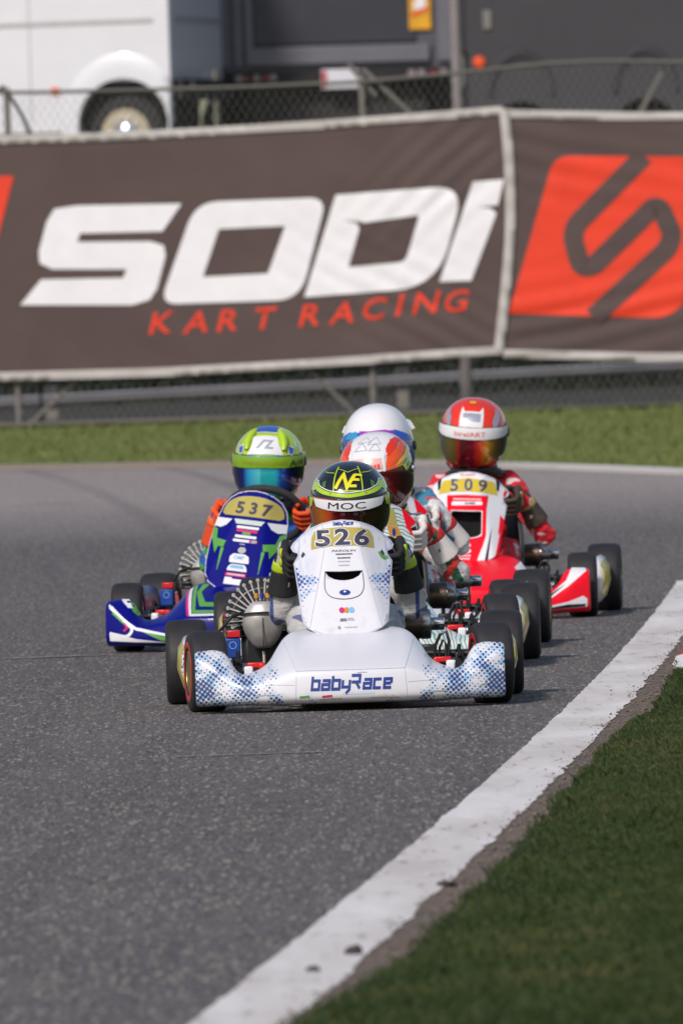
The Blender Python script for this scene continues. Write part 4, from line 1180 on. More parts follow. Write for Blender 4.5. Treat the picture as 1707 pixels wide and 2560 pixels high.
def put_at(fl, src, x, z, fn=None):
    return fl.put(src, lambda p: (p[0] + x, p[1] + z))
def lay_panel(pn, name, fl, mat, off=.0018, grid=.012): return fl.lay(name, mat, pn, pan_surf, grid=grid, off=off)
def number(pn, s, x0, z0, h, pitch, mat, halo=None, lift=.0, bold=.035, wide=1.0, curve=.0, shear=0.0):
    for i, ch in enumerate(s):
        x = x0 + (i - 1) * pitch
        if halo:
            put_at(Flat(), Flat(), 0, 0)
            fl = put_at(Flat(), text(ch, h * 1.07, bold=bold + .045, wide=wide, shear=shear), x, z0 - curve * x * x); lay_panel(pn, 'digit_outline', fl, halo, .0026 + lift)
        fl = put_at(Flat(), text(ch, h, bold=bold, wide=wide, shear=shear), x, z0 - curve * x * x); lay_panel(pn, 'race_digit', fl, mat, .0036 + lift)

# stroke lettering in the squared style of the team name
GL = {'b': ([[(0, 1.5), (0, 0), (1, 0), (1, 1), (.02, 1)]], 1.0), 'a': ([[(0, 1), (1, 1), (1, 0), (0, 0), (0, .55), (.95, .55)]], 1.0),
      'y': ([[(0, 1), (0, .2), (1, .2)], [(1, 1), (1, -.1), (.55, -.55)]], 1.0), 'R': ([[(-.25, 1.5), (.95, 1.5), (.95, .75), (-.2, .75)], [(.45, .72), (1.0, 0)]], 1.15),
      'c': ([[(1, 1), (0, 1), (0, 0), (1, 0)]], 1.0), 'e': ([[(.95, .5), (.05, .5)], [(1, .5), (1, 1), (0, 1), (0, 0), (1, 0)]], 1.0)}
def team_name(h, w=.28, shear=.16, gap=.42):
    fl = Flat(); x = 0; k = 0
    for ch in 'babyRace':
        st, adv = GL[ch]
        for s in st:
            k += 1; fl.stroke([((p[0] + x) * 1.0, p[1]) for p in s], w, lv=.0002 * (k % 4))
        x += adv + gap
    cx = (x - gap) / 2
    fl.v = [(((a - cx) * .80 + b * shear) * h, (b - .5) * h) for a, b in fl.v]
    return fl
def dash_text(w, h, seed):
    """an illegible line of small print: a row of tiny strokes"""
    r_ = random.Random(seed); fl = Flat(); x = -w / 2
    while x < w / 2:
        d = r_.uniform(.35, .8) * h; fl.poly([(x, -h / 2), (x + d, -h / 2), (x + d + .15 * h, h / 2), (x + .15 * h, h / 2)]); x += d + .28 * h
    return fl
def one(parent, name, fl, mat, surf, off=.0015, grid=.015): return fl.lay(name, mat, parent, surf, grid=grid, off=off)

def print_white(root, no, pn):
    # plate and number
    plate = [(-.099, .498), (-.060, .507), (0, .510), (.060, .507), (.099, .498), (.096, .535), (.086, .555), (.06, .563), (0, .567), (-.06, .563), (-.086, .555), (-.096, .535)]
    lay_panel(pn, 'number_plate', Flat().poly(plate), MAT_YEL, .0016)
    number(pn, '526', 0.000, .5355, .052, .0605, MAT_DIGIT, MAT_WHITE, bold=.03, wide=1.42, curve=1.0)
    lay_panel(pn, 'team_lettering', put_at(Flat(), team_name(.0068, .34, .12, .46), .004, .577), MAT_NAVY, .002)
    lay_panel(pn, 'maker_lettering', put_at(Flat(), text('PAROLIN', .0065, bold=.0, shear=.5, wide=2.0), .003, .4925), MAT_DIGIT, .0018)
    for z, w, s in ((.482, .05, 1), (.470, .04, 2), (.459, .038, 3), (.447, .034, 4)):
        lay_panel(pn, 'small_print', put_at(Flat(), dash_text(w, .0042, s), .002, z), MAT_LINE_G if s > 2 else MAT_DIGIT, .0018)
    # scoop outline and its plate
    ol = [(-.058, .430), (-.062, .40), (-.062, .372), (-.05, .352), (-.025, .343), (0, .341), (.025, .343), (.05, .352), (.062, .372), (.062, .40), (.058, .430)]
    lay_panel(pn, 'scoop_edge', Flat().stroke(chaikin(ol, 2, False), .0022), MAT_DIGIT, .0016)
    lay_panel(pn, 'badge', Flat().disc((.001, .362), .0175, .0085), MAT_NAVY, .002); lay_panel(pn, 'badge_mark', Flat().disc((.001, .364), .004, .003), MAT_WHITE, .003)
    for x, m_ in ((-.011, MAT_MAG), (.004, MAT_OCH), (.0195, MAT_SKY)): lay_panel(pn, 'sponsor_dot', Flat().disc((x, .307), .0088), m_, .0016 + abs(x - .004) * .03)
    for x, z, w in ((-.008, .279, .018), (.014, .281, .018), (.014, .276, .022), (-.008, .274, .02), (.016, .2535, .04)):
        lay_panel(pn, 'small_print', put_at(Flat(), dash_text(w, .0038, int(z * 1e4)), x, z), MAT_DIGIT if x < 0 else MAT_LINE_G, .0018)
    lay_panel(pn, 'small_emblem', Flat().arc_ring((-.021, .2525), .0028, .0045, 14), MAT_DIGIT, .0018)
    for s in (-1, 1):
        lay_panel(pn, 'panel_crease', Flat().stroke([(s * .115, .247), (s * .0575, .498), (s * .060, .560), (s * .062, .583)], .0011), MAT_LINE_G, .0012)
        lay_panel(pn, 'mirror_mark', Flat().poly([(s * .118, .484), (s * .124, .492), (s * .131, .480), (s * .128, .472)]), MAT_DIGIT, .002)
    lay_panel(pn, 'green_mark', Flat().poly(chaikin([(.110, .484), (.114, .487), (.128, .478), (.144, .463), (.125, .459)], 2)), MAT_GREEN, .0016)
    # fairing
    one(no, 'team_lettering', put_at(Flat(), team_name(.0272, .34, .12, .46), .0, .083), MAT_NAVY, nose_surf, .0014)
    for x0, x1, m_ in ((-.162, -.132, MAT_GREEN), (-.092, -.060, MAT_MAG)):
        one(no, 'flag_bar', Flat().poly([(x0, .044), (x1, .046), (x1, .052), (x0, .050)]), m_, nose_surf, .0014)
    one(no, 'sub_lettering', put_at(Flat(), dash_text(.10, .0085, 8), .022, .056), M('sticker_pale', (.60, .70, .78), .4), nose_surf, .0014)
    for k_, (x, z, dx, dz, w) in enumerate(((-.30, .052, .05, .004, .003), (-.10, .037, .07, .002, .004), (.06, .040, .09, -.002, .003), (.24, .050, .06, .003, .004), (.40, .060, .03, .012, .004), (-.43, .055, .025, .01, .004), (.02, .118, .03, .001, .0015))):
        one(no, 'rubber_scuff', Flat().stroke([(x, z), (x + dx * .4, z + dz * .6 + .001), (x + dx, z + dz)], w), M('rubber_scuff', (.40, .37, .34), .7), nose_surf, .0011 + .0001 * k_, .01)
    for pts in ([(-.175, .030), (-.17, .128), (.17, .128), (.175, .030)], ):
        one(no, 'sticker_edge', Flat().stroke(pts, .0011), MAT_LINE_G, nose_surf, .0012, .01)
    for s in (-1, 1):
        one(no, 'sticker_edge', Flat().stroke([(s * .17, .1285), (s * .205, .215)], .0011), MAT_LINE_G, nose_surf, .0012, .01)
        one(no, 'sticker_edge', Flat().stroke([(s * .176, .085), (s * .26, .088)], .0010), MAT_LINE_G, nose_surf, .0012, .01)
def print_blue(root, no, pn):
    plate = chaikin([(-.118, .486), (-.06, .490), (0, .491), (.06, .490), (.118, .486), (.112, .52), (.092, .544), (.055, .562), (0, .568), (-.055, .562), (-.092, .544), (-.112, .52)], 1)
    lay_panel(pn, 'number_plate', Flat().poly(plate), MAT_YEL, .0016)
    number(pn, '537', 0.004, .522, .044, .050, MAT_DIGIT, None, bold=.03, wide=1.1, curve=.9)
    W = MAT_WHITE
    for s in (-1, 1):
        lay_panel(pn, 'green_flash', Flat().poly([(s * .070, .395), (s * .076, .370), (s * .096, .372), (s * .104, .345), (s * .137, .405), (s * .138, .44), (s * .118, .432), (s * .112, .40)]), MAT_GREEN, .0016)
        lay_panel(pn, 'green_flash', Flat().poly([(s * .072, .368), (s * .078, .285), (s * .080, .285), (s * .084, .368)]), MAT_GREEN, .0016)
        lay_panel(pn, 'white_flash', Flat().poly([(s * .066, .476), (s * .085, .452), (s * .108, .440), (s * .137, .442), (s * .134, .474)]), W, .0018)
    lay_panel(pn, 'sponsor_patch', Flat().poly([(-.058, .478), (.058, .478), (.048, .461), (-.048, .461)]), M('patch_pale', (.55, .62, .58), .4), .0022)
    for z, w, m_ in ((.450, .085, MAT_WHITE), (.437, .08, MAT_MAG), (.4275, .032, MAT_GREEN), (.416, .082, MAT_WHITE), (.4005, .09, MAT_WHITE)):
        lay_panel(pn, 'sponsor_strip', Flat().poly(roundpoly([(-w / 2, z - .005), (w / 2, z - .005), (w / 2, z + .005), (-w / 2, z + .005)], .003, 3)), m_, .002)
    for i, m_ in enumerate((MAT_MAG, MAT_SKY, MAT_OCH)): lay_panel(pn, 'sponsor_dot', Flat().disc((.022 + .010 * i, .4005), .0055), m_, .0028)
    lay_panel(pn, 'small_print', put_at(Flat(), text('System', .0065, bold=.02), -.006, .3875), W, .002)
    lay_panel(pn, 'round_badge', Flat().disc((-.002, .366), .0155, .0115), M('badge_silver', (.55, .55, .5), .3, metal=.4), .002)
    pt = Flat().poly(roundpoly([(-.04, .318), (.036, .318), (.03, .344), (.012, .352), (-.03, .352), (-.042, .340)], .006, 4)); lay_panel(pn, 'sponsor_patch', pt, W, .002)
    lay_panel(pn, 'sponsor_lettering', put_at(Flat(), text('OMP', .014, bold=.02), -.006, .338), MAT_SKY, .003)
    pt = Flat().poly(roundpoly([(-.042, .288), (.036, .288), (.03, .304), (.022, .313), (-.03, .313), (-.04, .302)], .005, 4)); lay_panel(pn, 'sponsor_patch', pt, W, .002)
    lay_panel(pn, 'sponsor_strip', Flat().poly(roundpoly([(-.034, .298), (.022, .298), (.018, .309), (-.03, .309)], .004, 3)), MAT_SKY, .003)
    lay_panel(pn, 'sponsor_strip', Flat().poly([(-.043, .268), (.036, .268), (.035, .281), (-.042, .281)]), MAT_MAG, .002)
    lay_panel(pn, 'small_print', put_at(Flat(), dash_text(.066, .006, 31), -.003, .2745), W, .003)
    lay_panel(pn, 'sponsor_patch', Flat().poly([(-.042, .238), (.022, .238), (.026, .250), (.026, .259), (-.012, .259), (-.016, .264), (-.042, .264)]), W, .002)
    # fairing print: green chevrons edged red and white, hooked sign on the tips
    for s in (-1, 1):
        def P(pts): return [(s * a, b) for a, b in pts]
        one(no, 'red_stripe', Flat().poly(P([(.198, .226), (.206, .219), (.160, .131), (.150, .131)])), MAT_MAG, nose_surf)
        one(no, 'white_stripe', Flat().poly(P([(.188, .234), (.198, .226), (.150, .131), (.02, .131), (.02, .138), (.145, .139)])), MAT_WHITE, nose_surf)
        one(no, 'green_stripe', Flat().poly(P([(.172, .240), (.184, .236), (.143, .1405), (.02, .140), (.02, .15), (.135, .152)])), MAT_GREEN, nose_surf)
        one(no, 'green_stripe', Flat().poly(P([(.128, .243), (.155, .243), (.160, .215), (.125, .165), (.02, .16), (.02, .175), (.11, .18), (.143, .216)])), MAT_GREEN, nose_surf)
        one(no, 'white_stripe', Flat().poly(P([(.405, .197), (.435, .199), (.40, .166), (.385, .165)])), MAT_WHITE, nose_surf)
        one(no, 'green_stripe', Flat().poly(P([(.385, .18), (.398, .19), (.385, .155), (.365, .135), (.36, .14)])), MAT_GREEN, nose_surf)
        one(no, 'white_stripe', Flat().poly(P([(.470, .182), (.474, .176), (.42, .132), (.36, .094), (.20, .062), (.10, .050), (.10, .045), (.20, .052), (.36, .083), (.43, .125)])), MAT_WHITE, nose_surf, .0016, .01)
        one(no, 'green_stripe', Flat().poly(P([(.34, .080), (.22, .052), (.16, .036), (.20, .036), (.26, .045)])), MAT_GREEN, nose_surf, .0016, .01)
        hook = roundline([(.466, .172), (.415, .125), (.37, .088), (.395, .058), (.468, .074)], .02, 5)
        one(no, 'white_hook', Flat().stroke(P(hook), .012), MAT_WHITE, nose_surf, .0018, .01)
        one(no, 'green_hook', Flat().stroke(P([(.455, .15), (.41, .112)]), .009), MAT_GREEN, nose_surf, .0018, .01)
        one(no, 'red_hook', Flat().stroke(P([(.408, .110), (.395, .094), (.41, .082)]), .008), MAT_MAG, nose_surf, .0022, .01)
        one(no, 'white_skirt', Flat().poly(P([(.47, .078), (.468, .046), (.36, .040), (.22, .036), (.36, .052)])), MAT_WHITE, nose_surf, .0014, .01)
def print_red(root, no, pn):
    W = MAT_WHITE
    # white field with red centre
    lay_panel(pn, 'number_plate', Flat().poly([(-.118, .497), (-.070, .508), (0, .512), (.070, .508), (.118, .497), (.104, .545), (.095, .552), (0, .566), (-.095, .552), (-.104, .545)]), MAT_YEL2, .0016)
    number(pn, '509', 0.002, .5375, .046, .056, MAT_DIGIT, M('digit_grey', (.42, .40, .30), .4), bold=.005, wide=1.08, curve=.9)
    lay_panel(pn, 'team_lettering', put_at(Flat(), text('birelART', .0088, bold=.0, wide=1.35), 0, .5775), MAT_RED, .002)
    hw = [(.082, .492), (.078, .44), (.082, .34), (.072, .30), (.056, .255), (.048, .232)]
    red = [(-a, b) for a, b in hw] + [(a, b) for a, b in reversed(hw)]
    # red centre, split round the scoop opening
    top = [(-.082, .494), (0, .497), (.082, .494), (.078, .44), (.0785, .437), (-.0785, .437), (-.078, .44)]
    lay_panel(pn, 'red_field', Flat().poly(top), MAT_RED, .0016)
    for s in (-1, 1): lay_panel(pn, 'red_field', Flat().poly([(s * .078, .437), (s * .0635, .437), (s * .0655, .36), (s * .0655, .337), (s * .082, .337)]), MAT_RED, .0016)
    lay_panel(pn, 'red_field', Flat().poly([(-.082, .337), (-.0655, .337), (-.05, .331), (-.03, .326), (0, .324), (.03, .326), (.05, .331), (.0655, .337), (.082, .337), (.072, .30), (.056, .255), (.050, .229), (0, .2235), (-.050, .229), (-.056, .255), (-.072, .30)]), MAT_RED, .0016)
    for s in (-1, 1):
        lay_panel(pn, 'black_stripe', Flat().poly([(s * .102, .37), (s * .098, .345), (s * .082, .235), (s * .095, .243)]), MAT_BLKG, .0018)
        lay_panel(pn, 'red_flash', Flat().poly([(s * .149, .40), (s * .132, .42), (s * .128, .34), (s * .136, .355), (s * .122, .256), (s * .134, .268), (s * .139, .296)]), MAT_RED, .0018)
        lay_panel(pn, 'black_corner', Flat().poly([(s * .108, .562), (s * .124, .546), (s * .12, .51), (s * .112, .52)]), MAT_BLKG, .0018)
        lay_panel(pn, 'red_corner', Flat().poly([(s * .145, .52), (s * .154, .51), (s * .143, .488), (s * .138, .5)]), MAT_RED, .0018)
    lay_panel(pn, 'white_arc', Flat().poly([(-.085, .498), (-.06, .506), (0, .510), (.06, .506), (.085, .498), (.06, .497), (0, .499), (-.06, .497)]), W, .0022)
    lay_panel(pn, 'sponsor_patch', Flat().poly(roundpoly([(-.062, .454), (.062, .458), (.060, .472), (-.060, .470)], .006, 4)), W, .0024)
    lay_panel(pn, 'sponsor_lettering', put_at(Flat(), text('IAME', .0095, bold=.02, wide=1.5), .012, .4635), MAT_DIGIT, .0034)
    lay_panel(pn, 'small_print', put_at(Flat(), dash_text(.11, .006, 5), 0, .480), W, .0024)
    lay_panel(pn, 'sponsor_badge', Flat().poly(roundpoly([(-.028, .290), (.02, .292), (.026, .300), (.0, .308), (-.022, .304)], .006, 4)), W, .0024)
    lay_panel(pn, 'sponsor_badge', Flat().disc((-.001, .2755), .027, .0105), W, .0024)
    for z in (.257, .2445): lay_panel(pn, 'small_print', put_at(Flat(), dash_text(.052, .0065, int(z * 1e4)), -.003, z), W, .0024)
    for s in (-1, 1):
        def P(pts): return [(s * a, b) for a, b in pts]
        one(no, 'white_stripe', Flat().poly(P([(.205, .226), (.222, .205), (.255, .15), (.235, .16), (.185, .205)])), W, nose_surf)
        one(no, 'white_stripe', Flat().poly(P([(.415, .199), (.468, .197), (.475, .186), (.40, .125), (.30, .060), (.235, .040), (.20, .040), (.30, .072), (.395, .15)])), W, nose_surf, .0016, .01)
        one(no, 'black_stripe', Flat().poly(P([(.395, .138), (.33, .086), (.25, .052), (.215, .040), (.20, .040), (.24, .056), (.33, .096)])), MAT_BLKG, nose_surf, .0024, .01)
        one(no, 'white_edge', Flat().poly(P([(.476, .075), (.474, .045), (.30, .036), (.28, .044), (.40, .066), (.46, .088)])), W, nose_surf, .0014, .01)
        one(no, 'black_edge', Flat().poly(P([(.468, .056), (.466, .047), (.31, .038), (.33, .046), (.40, .056)])), MAT_BLKG, nose_surf, .0024, .01)
def print_plain(root, no, pn):
    lay_panel(pn, 'number_plate', Flat().poly([(-.099, .498), (0, .510), (.099, .498), (.086, .555), (0, .567), (-.086, .555)]), MAT_YEL, .0016)
    for s in (-1, 1):
        lay_panel(pn, 'red_stripe', Flat().poly([(s * .112, .556), (s * .128, .545), (s * .162, .506), (s * .142, .489), (s * .155, .455), (s * .140, .47), (s * .128, .49)]), MAT_RED, .002)
        lay_panel(pn, 'ochre_patch', Flat().poly([(s * .062, .50), (s * .098, .495), (s * .115, .455), (s * .09, .42), (s * .075, .45)]), MAT_OCH, .002)
        lay_panel(pn, 'navy_patch', Flat().disc((s * .085, .475), .006, .014), MAT_NAVY, .003)

HOLE_W = [(0, .429), (.03, .430), (.056, .431), (.0585, .428), (.048, .414), (.03, .4045), (.015, .4015), (0, .4005)]
HOLE_R = [(0, .434), (.03, .434), (.058, .435), (.0605, .432), (.0625, .36), (.0625, .345), (.05, .336), (.03, .330), (.015, .3285), (0, .328)]
MAT_PODW = halftone('white_pod_print', (.76, .76, .80), (.02, .07, .26), (.3, .45, .66), 'pod')
base = dict(rim=MAT_GOLD, outline=PAN, rimline=MAT_EDGEW, plate=MAT_YEL, steer=R(7))
kW = build_kart('kart', 'leading white kart with blue dotted print and number 526', (.008, 44.0, 0), R(.8),
                dict(base, nose=MAT_WNOSE, panel=MAT_WPAN, pod=MAT_PODW, rear=MAT_WHITE, hole=HOLE_W, print=print_white, panel_off=-.006))
kB = build_kart('kart', 'blue kart with green flashes at the left of the pack', (-.368, 52.2, 0), R(-10),
                dict(base, nose=MAT_BLUE, panel=MAT_BLUE, pod=MAT_BLUE, rear=MAT_BLUE, outline=PAN_BLUE, print=print_blue, panel_off=-.035, panel_rot=R(8.5), wheel_z=.485, rim=MAT_STEEL))
kR = build_kart('kart', 'red and white kart with number 509 at the right of the pack', (.505, 55.7, 0), R(-3),
                dict(base, nose=MAT_RED, panel=MAT_WHITE, pod=MAT_WHITE, rear=MAT_RED, hole=HOLE_R, print=print_red, plate=MAT_YEL2, panel_off=-.02, panel_rot=R(3), rim=MAT_STEEL, steer=R(2)))
kG = build_kart('kart', 'white kart with green wavy lines close behind the leader', (.09, 48.35, 0), R(-1.5),
                dict(base, nose=MAT_GNOSE, panel=MAT_GNOSE, pod=MAT_WHITE, rear=MAT_WHITE, print=print_plain))
kL = build_kart('kart', 'white and blue kart third in the middle line, mostly hidden', (.14, 50.75, 0), R(-3),
                dict(base, nose=MAT_WNOSE, panel=MAT_WPAN, pod=MAT_WHITE, rear=MAT_WHITE, print=print_plain))
# ================================================================ drivers
def suit_mat(name, main, accent, third, mode):
    m, nt, b = newmat(name)
    co = objco(nt); sep = nd(nt, 'ShaderNodeSeparateXYZ'); nt.links.new(co, sep.inputs[0])
    x, y, z = sep.outputs; ax = math_n(nt, 'ABSOLUTE', x)
    c = main
    if mode == 'sleeve':        # coloured sleeves and sides
        f = mapr(nt, ax, .150, .158); c = mixc(nt, f, main, accent)
        f2 = math_n(nt, 'MULTIPLY', mapr(nt, ax, .225, .229), mapr(nt, ax, .238, .242, 1, 0)); c = mixc(nt, f2, c, third)
    elif mode == 'bands':
        w = math_n(nt, 'SINE', math_n(nt, 'MULTIPLY', math_n(nt, 'ADD', ax, math_n(nt, 'MULTIPLY', z, .45)), 62.0))
        c = mixc(nt, mapr(nt, w, .35, .5), main, accent)
        w2 = math_n(nt, 'SINE', math_n(nt, 'MULTIPLY', math_n(nt, 'ADD', ax, math_n(nt, 'MULTIPLY', z, -.7)), 40.0))
        c = mixc(nt, mapr(nt, w2, .75, .85), c, third)
    elif mode == 'patch':
        n = noise_n(nt, co, 11, 1); c = mixc(nt, mapr(nt, n, .56, .58), main, accent)
        n2 = noise_n(nt, scaled(nt, co, (9, 9, 14)), 1.0, 1); c = mixc(nt, mapr(nt, n2, .62, .64), c, third)
    if isinstance(c, tuple): c = mixc(nt, 0.0, c, c)
    pr = noise_n(nt, scaled(nt, co, (13, 13, 30)), 1.0, 0); c = mixc(nt, math_n(nt, 'MULTIPLY', mapr(nt, pr, .68, .70), .8), c, third)
    fold_ = noise_n(nt, scaled(nt, co, (16, 16, 40)), 1.0, 4, .6)
    c = mixc(nt, mapr(nt, fold_, .5, .3, 0, .18), c, (.35, .34, .33), 'MULTIPLY')
    nt.links.new(c, b.inputs['Base Color']); b.inputs['Roughness'].default_value = .8; b.inputs['Sheen Weight'].default_value = .1
    bump_n(nt, b, math_n(nt, 'ADD', fold_, math_n(nt, 'MULTIPLY', noise_n(nt, co, 300, 1), .06)), .9, .012)
    return m

def hframe(e0):
    e = R(e0); return Vector((0, -math.cos(e), math.sin(e))), Vector((0, math.sin(e), math.cos(e)))
HA, HB, HC, HP = .124, .148, .126, 2.25
def hsurf(d, off=0.0, tall=0.0):
    d = d.normalized()
    a, b, c = HA, HB, (HC + tall if d.z > 0 else .165)
    if d.z < 0 and d.y < 0: b *= 1 + .10 * min(1, -d.z * 1.8) * (-d.y)
    r = 1.0 / ((abs(d.x) / a) ** HP + (abs(d.y) / b) ** HP + (abs(d.z) / c) ** HP) ** (1 / HP)
    return d * (r + off)
def azel(az, el):
    a, e = R(az), R(el); return Vector((math.sin(a) * math.cos(e), -math.cos(a) * math.cos(e), math.sin(e)))
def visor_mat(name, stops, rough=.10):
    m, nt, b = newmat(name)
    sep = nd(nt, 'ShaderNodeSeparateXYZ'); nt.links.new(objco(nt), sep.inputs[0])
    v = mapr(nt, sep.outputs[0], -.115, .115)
    nt.links.new(ramp(nt, v, stops), b.inputs['Base Color'])  # visor tint bands, with mirrored reflections painted into the base colour
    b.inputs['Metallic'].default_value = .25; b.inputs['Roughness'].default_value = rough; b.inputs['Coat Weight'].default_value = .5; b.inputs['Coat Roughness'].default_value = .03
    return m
def helmet(person, c, rx, rz, ry, shell, visor, paint, tall=0.0, size=1.0):
    V = []; Fc = []; NA, NE = 64, 34
    for j in range(NE + 1):
        el = -60 + (89.5 + 60) * j / NE
        for i in range(NA): V.append(hsurf(azel(360 * i / NA, el), 0, tall))
    for j in range(NE):
        for i in range(NA): Fc.append((j * NA + i, j * NA + (i + 1) % NA, (j + 1) * NA + (i + 1) % NA, (j + 1) * NA + i))
    Fc.append(tuple(NE * NA + i for i in range(NA)))
    h = mk('helmet', V, Fc, shell, person)
    h.location = c; h.rotation_euler = (rx, ry, rz); h.scale = (size,) * 3
    sf = lambda a, b, off: hsurf(azel(a, b), off, tall)
    # padded rim and visor aperture
    rim = MB().rings([[hsurf(azel(360 * i / 40, -60), 0, tall) + Vector((math.sin(R(360 * i / 40)) * p, -math.cos(R(360 * i / 40)) * p, q)) for p, q in ((.003, .004), (.006, -.003), (.0, -.010), (-.02, -.004), (-.02, .004))] for i in range(40)], closed=True)
    rim.build('neck_rim', MAT_BLK, h, auto=None)
    vis = roundpoly([(-88, -27), (-45, -33), (0, -35), (45, -33), (88, -27), (92, 2), (82, 17), (40, 20), (0, 20.5), (-40, 20), (-82, 17), (-92, 2)], 9, 4)
    gs = Flat().poly([(a * 1.03, b * 1.04 - .0) for a, b in vis]).lay('visor_seal', MAT_BLK, h, sf, grid=5, off=.0018)
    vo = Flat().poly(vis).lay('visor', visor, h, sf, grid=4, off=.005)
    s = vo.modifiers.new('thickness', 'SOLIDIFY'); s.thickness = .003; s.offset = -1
    for sgn in (-1, 1):
        p = hsurf(azel(sgn * 88, 3), .006, tall)
        MB().lathe([(-.004, .017), (.004, .016), (.006, .008)], 'X', 18, p).build('visor_pivot', MAT_BLK, h)
        # chin bar intakes
        Flat().poly(roundpoly([(sgn * 14, -41), (sgn * 34, -40), (sgn * 36, -47), (sgn * 16, -48)], 2, 3)).lay('chin_vent', MAT_BLK, h, sf, grid=5, off=.003)
        q = hsurf(azel(sgn * 70, -50), .002, tall)
        MB().tube([q, q + Vector((-sgn * .02, .02, -.03)), q + Vector((-sgn * .05, .02, -.045))], .006, 6).build('chin_strap', MAT_BLK, h)
    paint(h, sf, tall)
    return h
def hdec(h, name, pts, mat, off=.0022, tall=0.0, grid=5):   # polygon in azimuth/elevation
    return Flat().poly(pts).lay(name, mat, h, lambda a, b, o: hsurf(azel(a, b), o, tall), grid=grid, off=off)
def hplane(h, name, fl, mat, e0, off=.0026, tall=0.0, grid=.08):   # tangent-plane print round elevation e0
    f, u = hframe(e0)
    return fl.lay(name, mat, h, lambda a, b, o: hsurf(f + Vector((1, 0, 0)) * a + u * b, o, tall), grid=grid, off=off)
def mirror(p): return [(-a, b) for a, b in p]

LIME = M('lime_gloss', (.42, .62, .015), .22, coat=.5, var=.06); LIMEK = M('lime_dark', (.20, .36, .01), .3, coat=.3, var=.06)
HW = M('helmet_white', (.76, .76, .78), .22, coat=.5, var=.03); HBK = M('helmet_black', (.010, .011, .018), .14, coat=.8, var=.1)
HRED = M('helmet_red', (.78, .035, .012), .22, coat=.6, var=.04); HORG = M('helmet_orange', (.85, .10, .015), .25, coat=.5); HYEL = M('helmet_yellow', (.80, .48, .02), .25, coat=.5)
HBLUE = M('helmet_blue', (.02, .10, .50), .22, coat=.6, var=.06); HPINK = M('helmet_pink', (.65, .03, .14), .25, coat=.4); HGREY = M('helmet_grey', (.30, .34, .40), .3, coat=.4)
HSIL = M('helmet_silver', (.42, .45, .52), .3, metal=.4, coat=.4)

def paint_lime_black(h, sf, tall):
    band = [(-125, 8), (-95, 20), (-70, 24), (-62, 28), (-40, 25), (0, 22.5), (40, 25), (62, 28), (70, 24), (95, 20), (125, 8), (130, 22), (100, 35), (66, 38), (55, 33), (30, 29), (0, 27), (-30, 29), (-55, 33), (-66, 38), (-100, 35), (-130, 22)]
    hdec(h, 'lime_band', band, LIME)
    hdec(h, 'white_pinstripe', [(-100, 36), (-66, 39), (-55, 34), (-30, 30), (0, 28), (30, 30), (55, 34), (66, 39), (100, 36), (100, 37.4), (66, 40.6), (55, 35.4), (30, 31.2), (0, 29.2), (-30, 31.2), (-55, 35.4), (-66, 40.6), (-100, 37.4)], HW, .0028)
    for m_ in (lambda p: p, mirror):
        hdec(h, 'lime_side', m_([(94, 18), (125, 8), (130, -30), (100, -50), (60, -50), (40, -44), (62, -38), (92, -30), (97, 0)]), LIME)
        hdec(h, 'lime_visor_mark', m_([(56, 17), (80, 14), (84, 0), (72, -6), (66, 2), (58, 6)]), LIME, .0075)
        hdec(h, 'dark_side', m_([(100, 10), (118, 2), (118, -28), (104, -36), (99, -10)]), HBK, .0032)
        hplane(h, 'lime_line', Flat().stroke(m_([(.72, .42), (.55, .22), (.34, .10)]), .024), LIME, 58)
        cl_ = Flat()
        for k in range(3): cl_.stroke(m_([(.60 + .055 * k, -.10), (.64 + .05 * k, -.30)]), .024)
        hplane(h, 'claw_mark', cl_, MAT_GREEN, 58)
        hplane(h, 'side_print', Flat().put(dash_text(.26, .07, 4), lambda p: m_([(p[0] * .6 + .92, p[1] + p[0] * .8 - .06)])[0]), HGREY, 58)
    fr_ = Flat().stroke([(-.26, .50), (-.36, -.42), (.36, -.42), (.26, .50)], .034); hplane(h, 'lime_frame', fr_, LIME, 54)
    hplane(h, 'lime_line', Flat().stroke([(-.28, .36), (0, .14), (.28, .36)], .022), LIME, 54)
    n_ = Flat().stroke([(-.30, -.34), (-.10, .06), (-.02, -.32), (.17, .06)], .085)
    hplane(h, 'monogram', n_, HYEL if False else M('monogram_yellow', (.72, .66, .01), .3, coat=.3), 54, .0032)
    for a, b in (((.16, .05), (.34, .05)), ((.09, -.11), (.27, -.11)), ((.03, -.29), (.20, -.29))):
        hplane(h, 'monogram_bar', Flat().stroke([a, b], .075), bpy.data.materials['monogram_yellow'], 54, .0036)
    for a in ((-26, 27.5), (26, 27.5)): hplane(h, 'screw', Flat().disc((a[0] / 57, -.46), .016), MAT_BLK, 54, .004)
    # white visor strip with lettering
    strip = [(-55, 17.5), (-30, 18.6), (0, 19), (30, 18.6), (55, 17.5), (46, 8), (25, 6.6), (0, 6.2), (-25, 6.6), (-46, 8)]
    hdec(h, 'visor_strip', strip, HW, .0085)
    tx = text('MOC', 7.6, bold=.0, wide=1.95)
    Flat().put(tx, lambda p: (p[0] * 1.0 - 2, p[1] + 12.6)).lay('strip_lettering', HBK, h, sf, grid=3, off=.0095)
    hdec(h, 'lime_chin', [(-60, -40), (-20, -46), (20, -46), (60, -40), (50, -54), (0, -55), (-50, -54)], LIMEK)
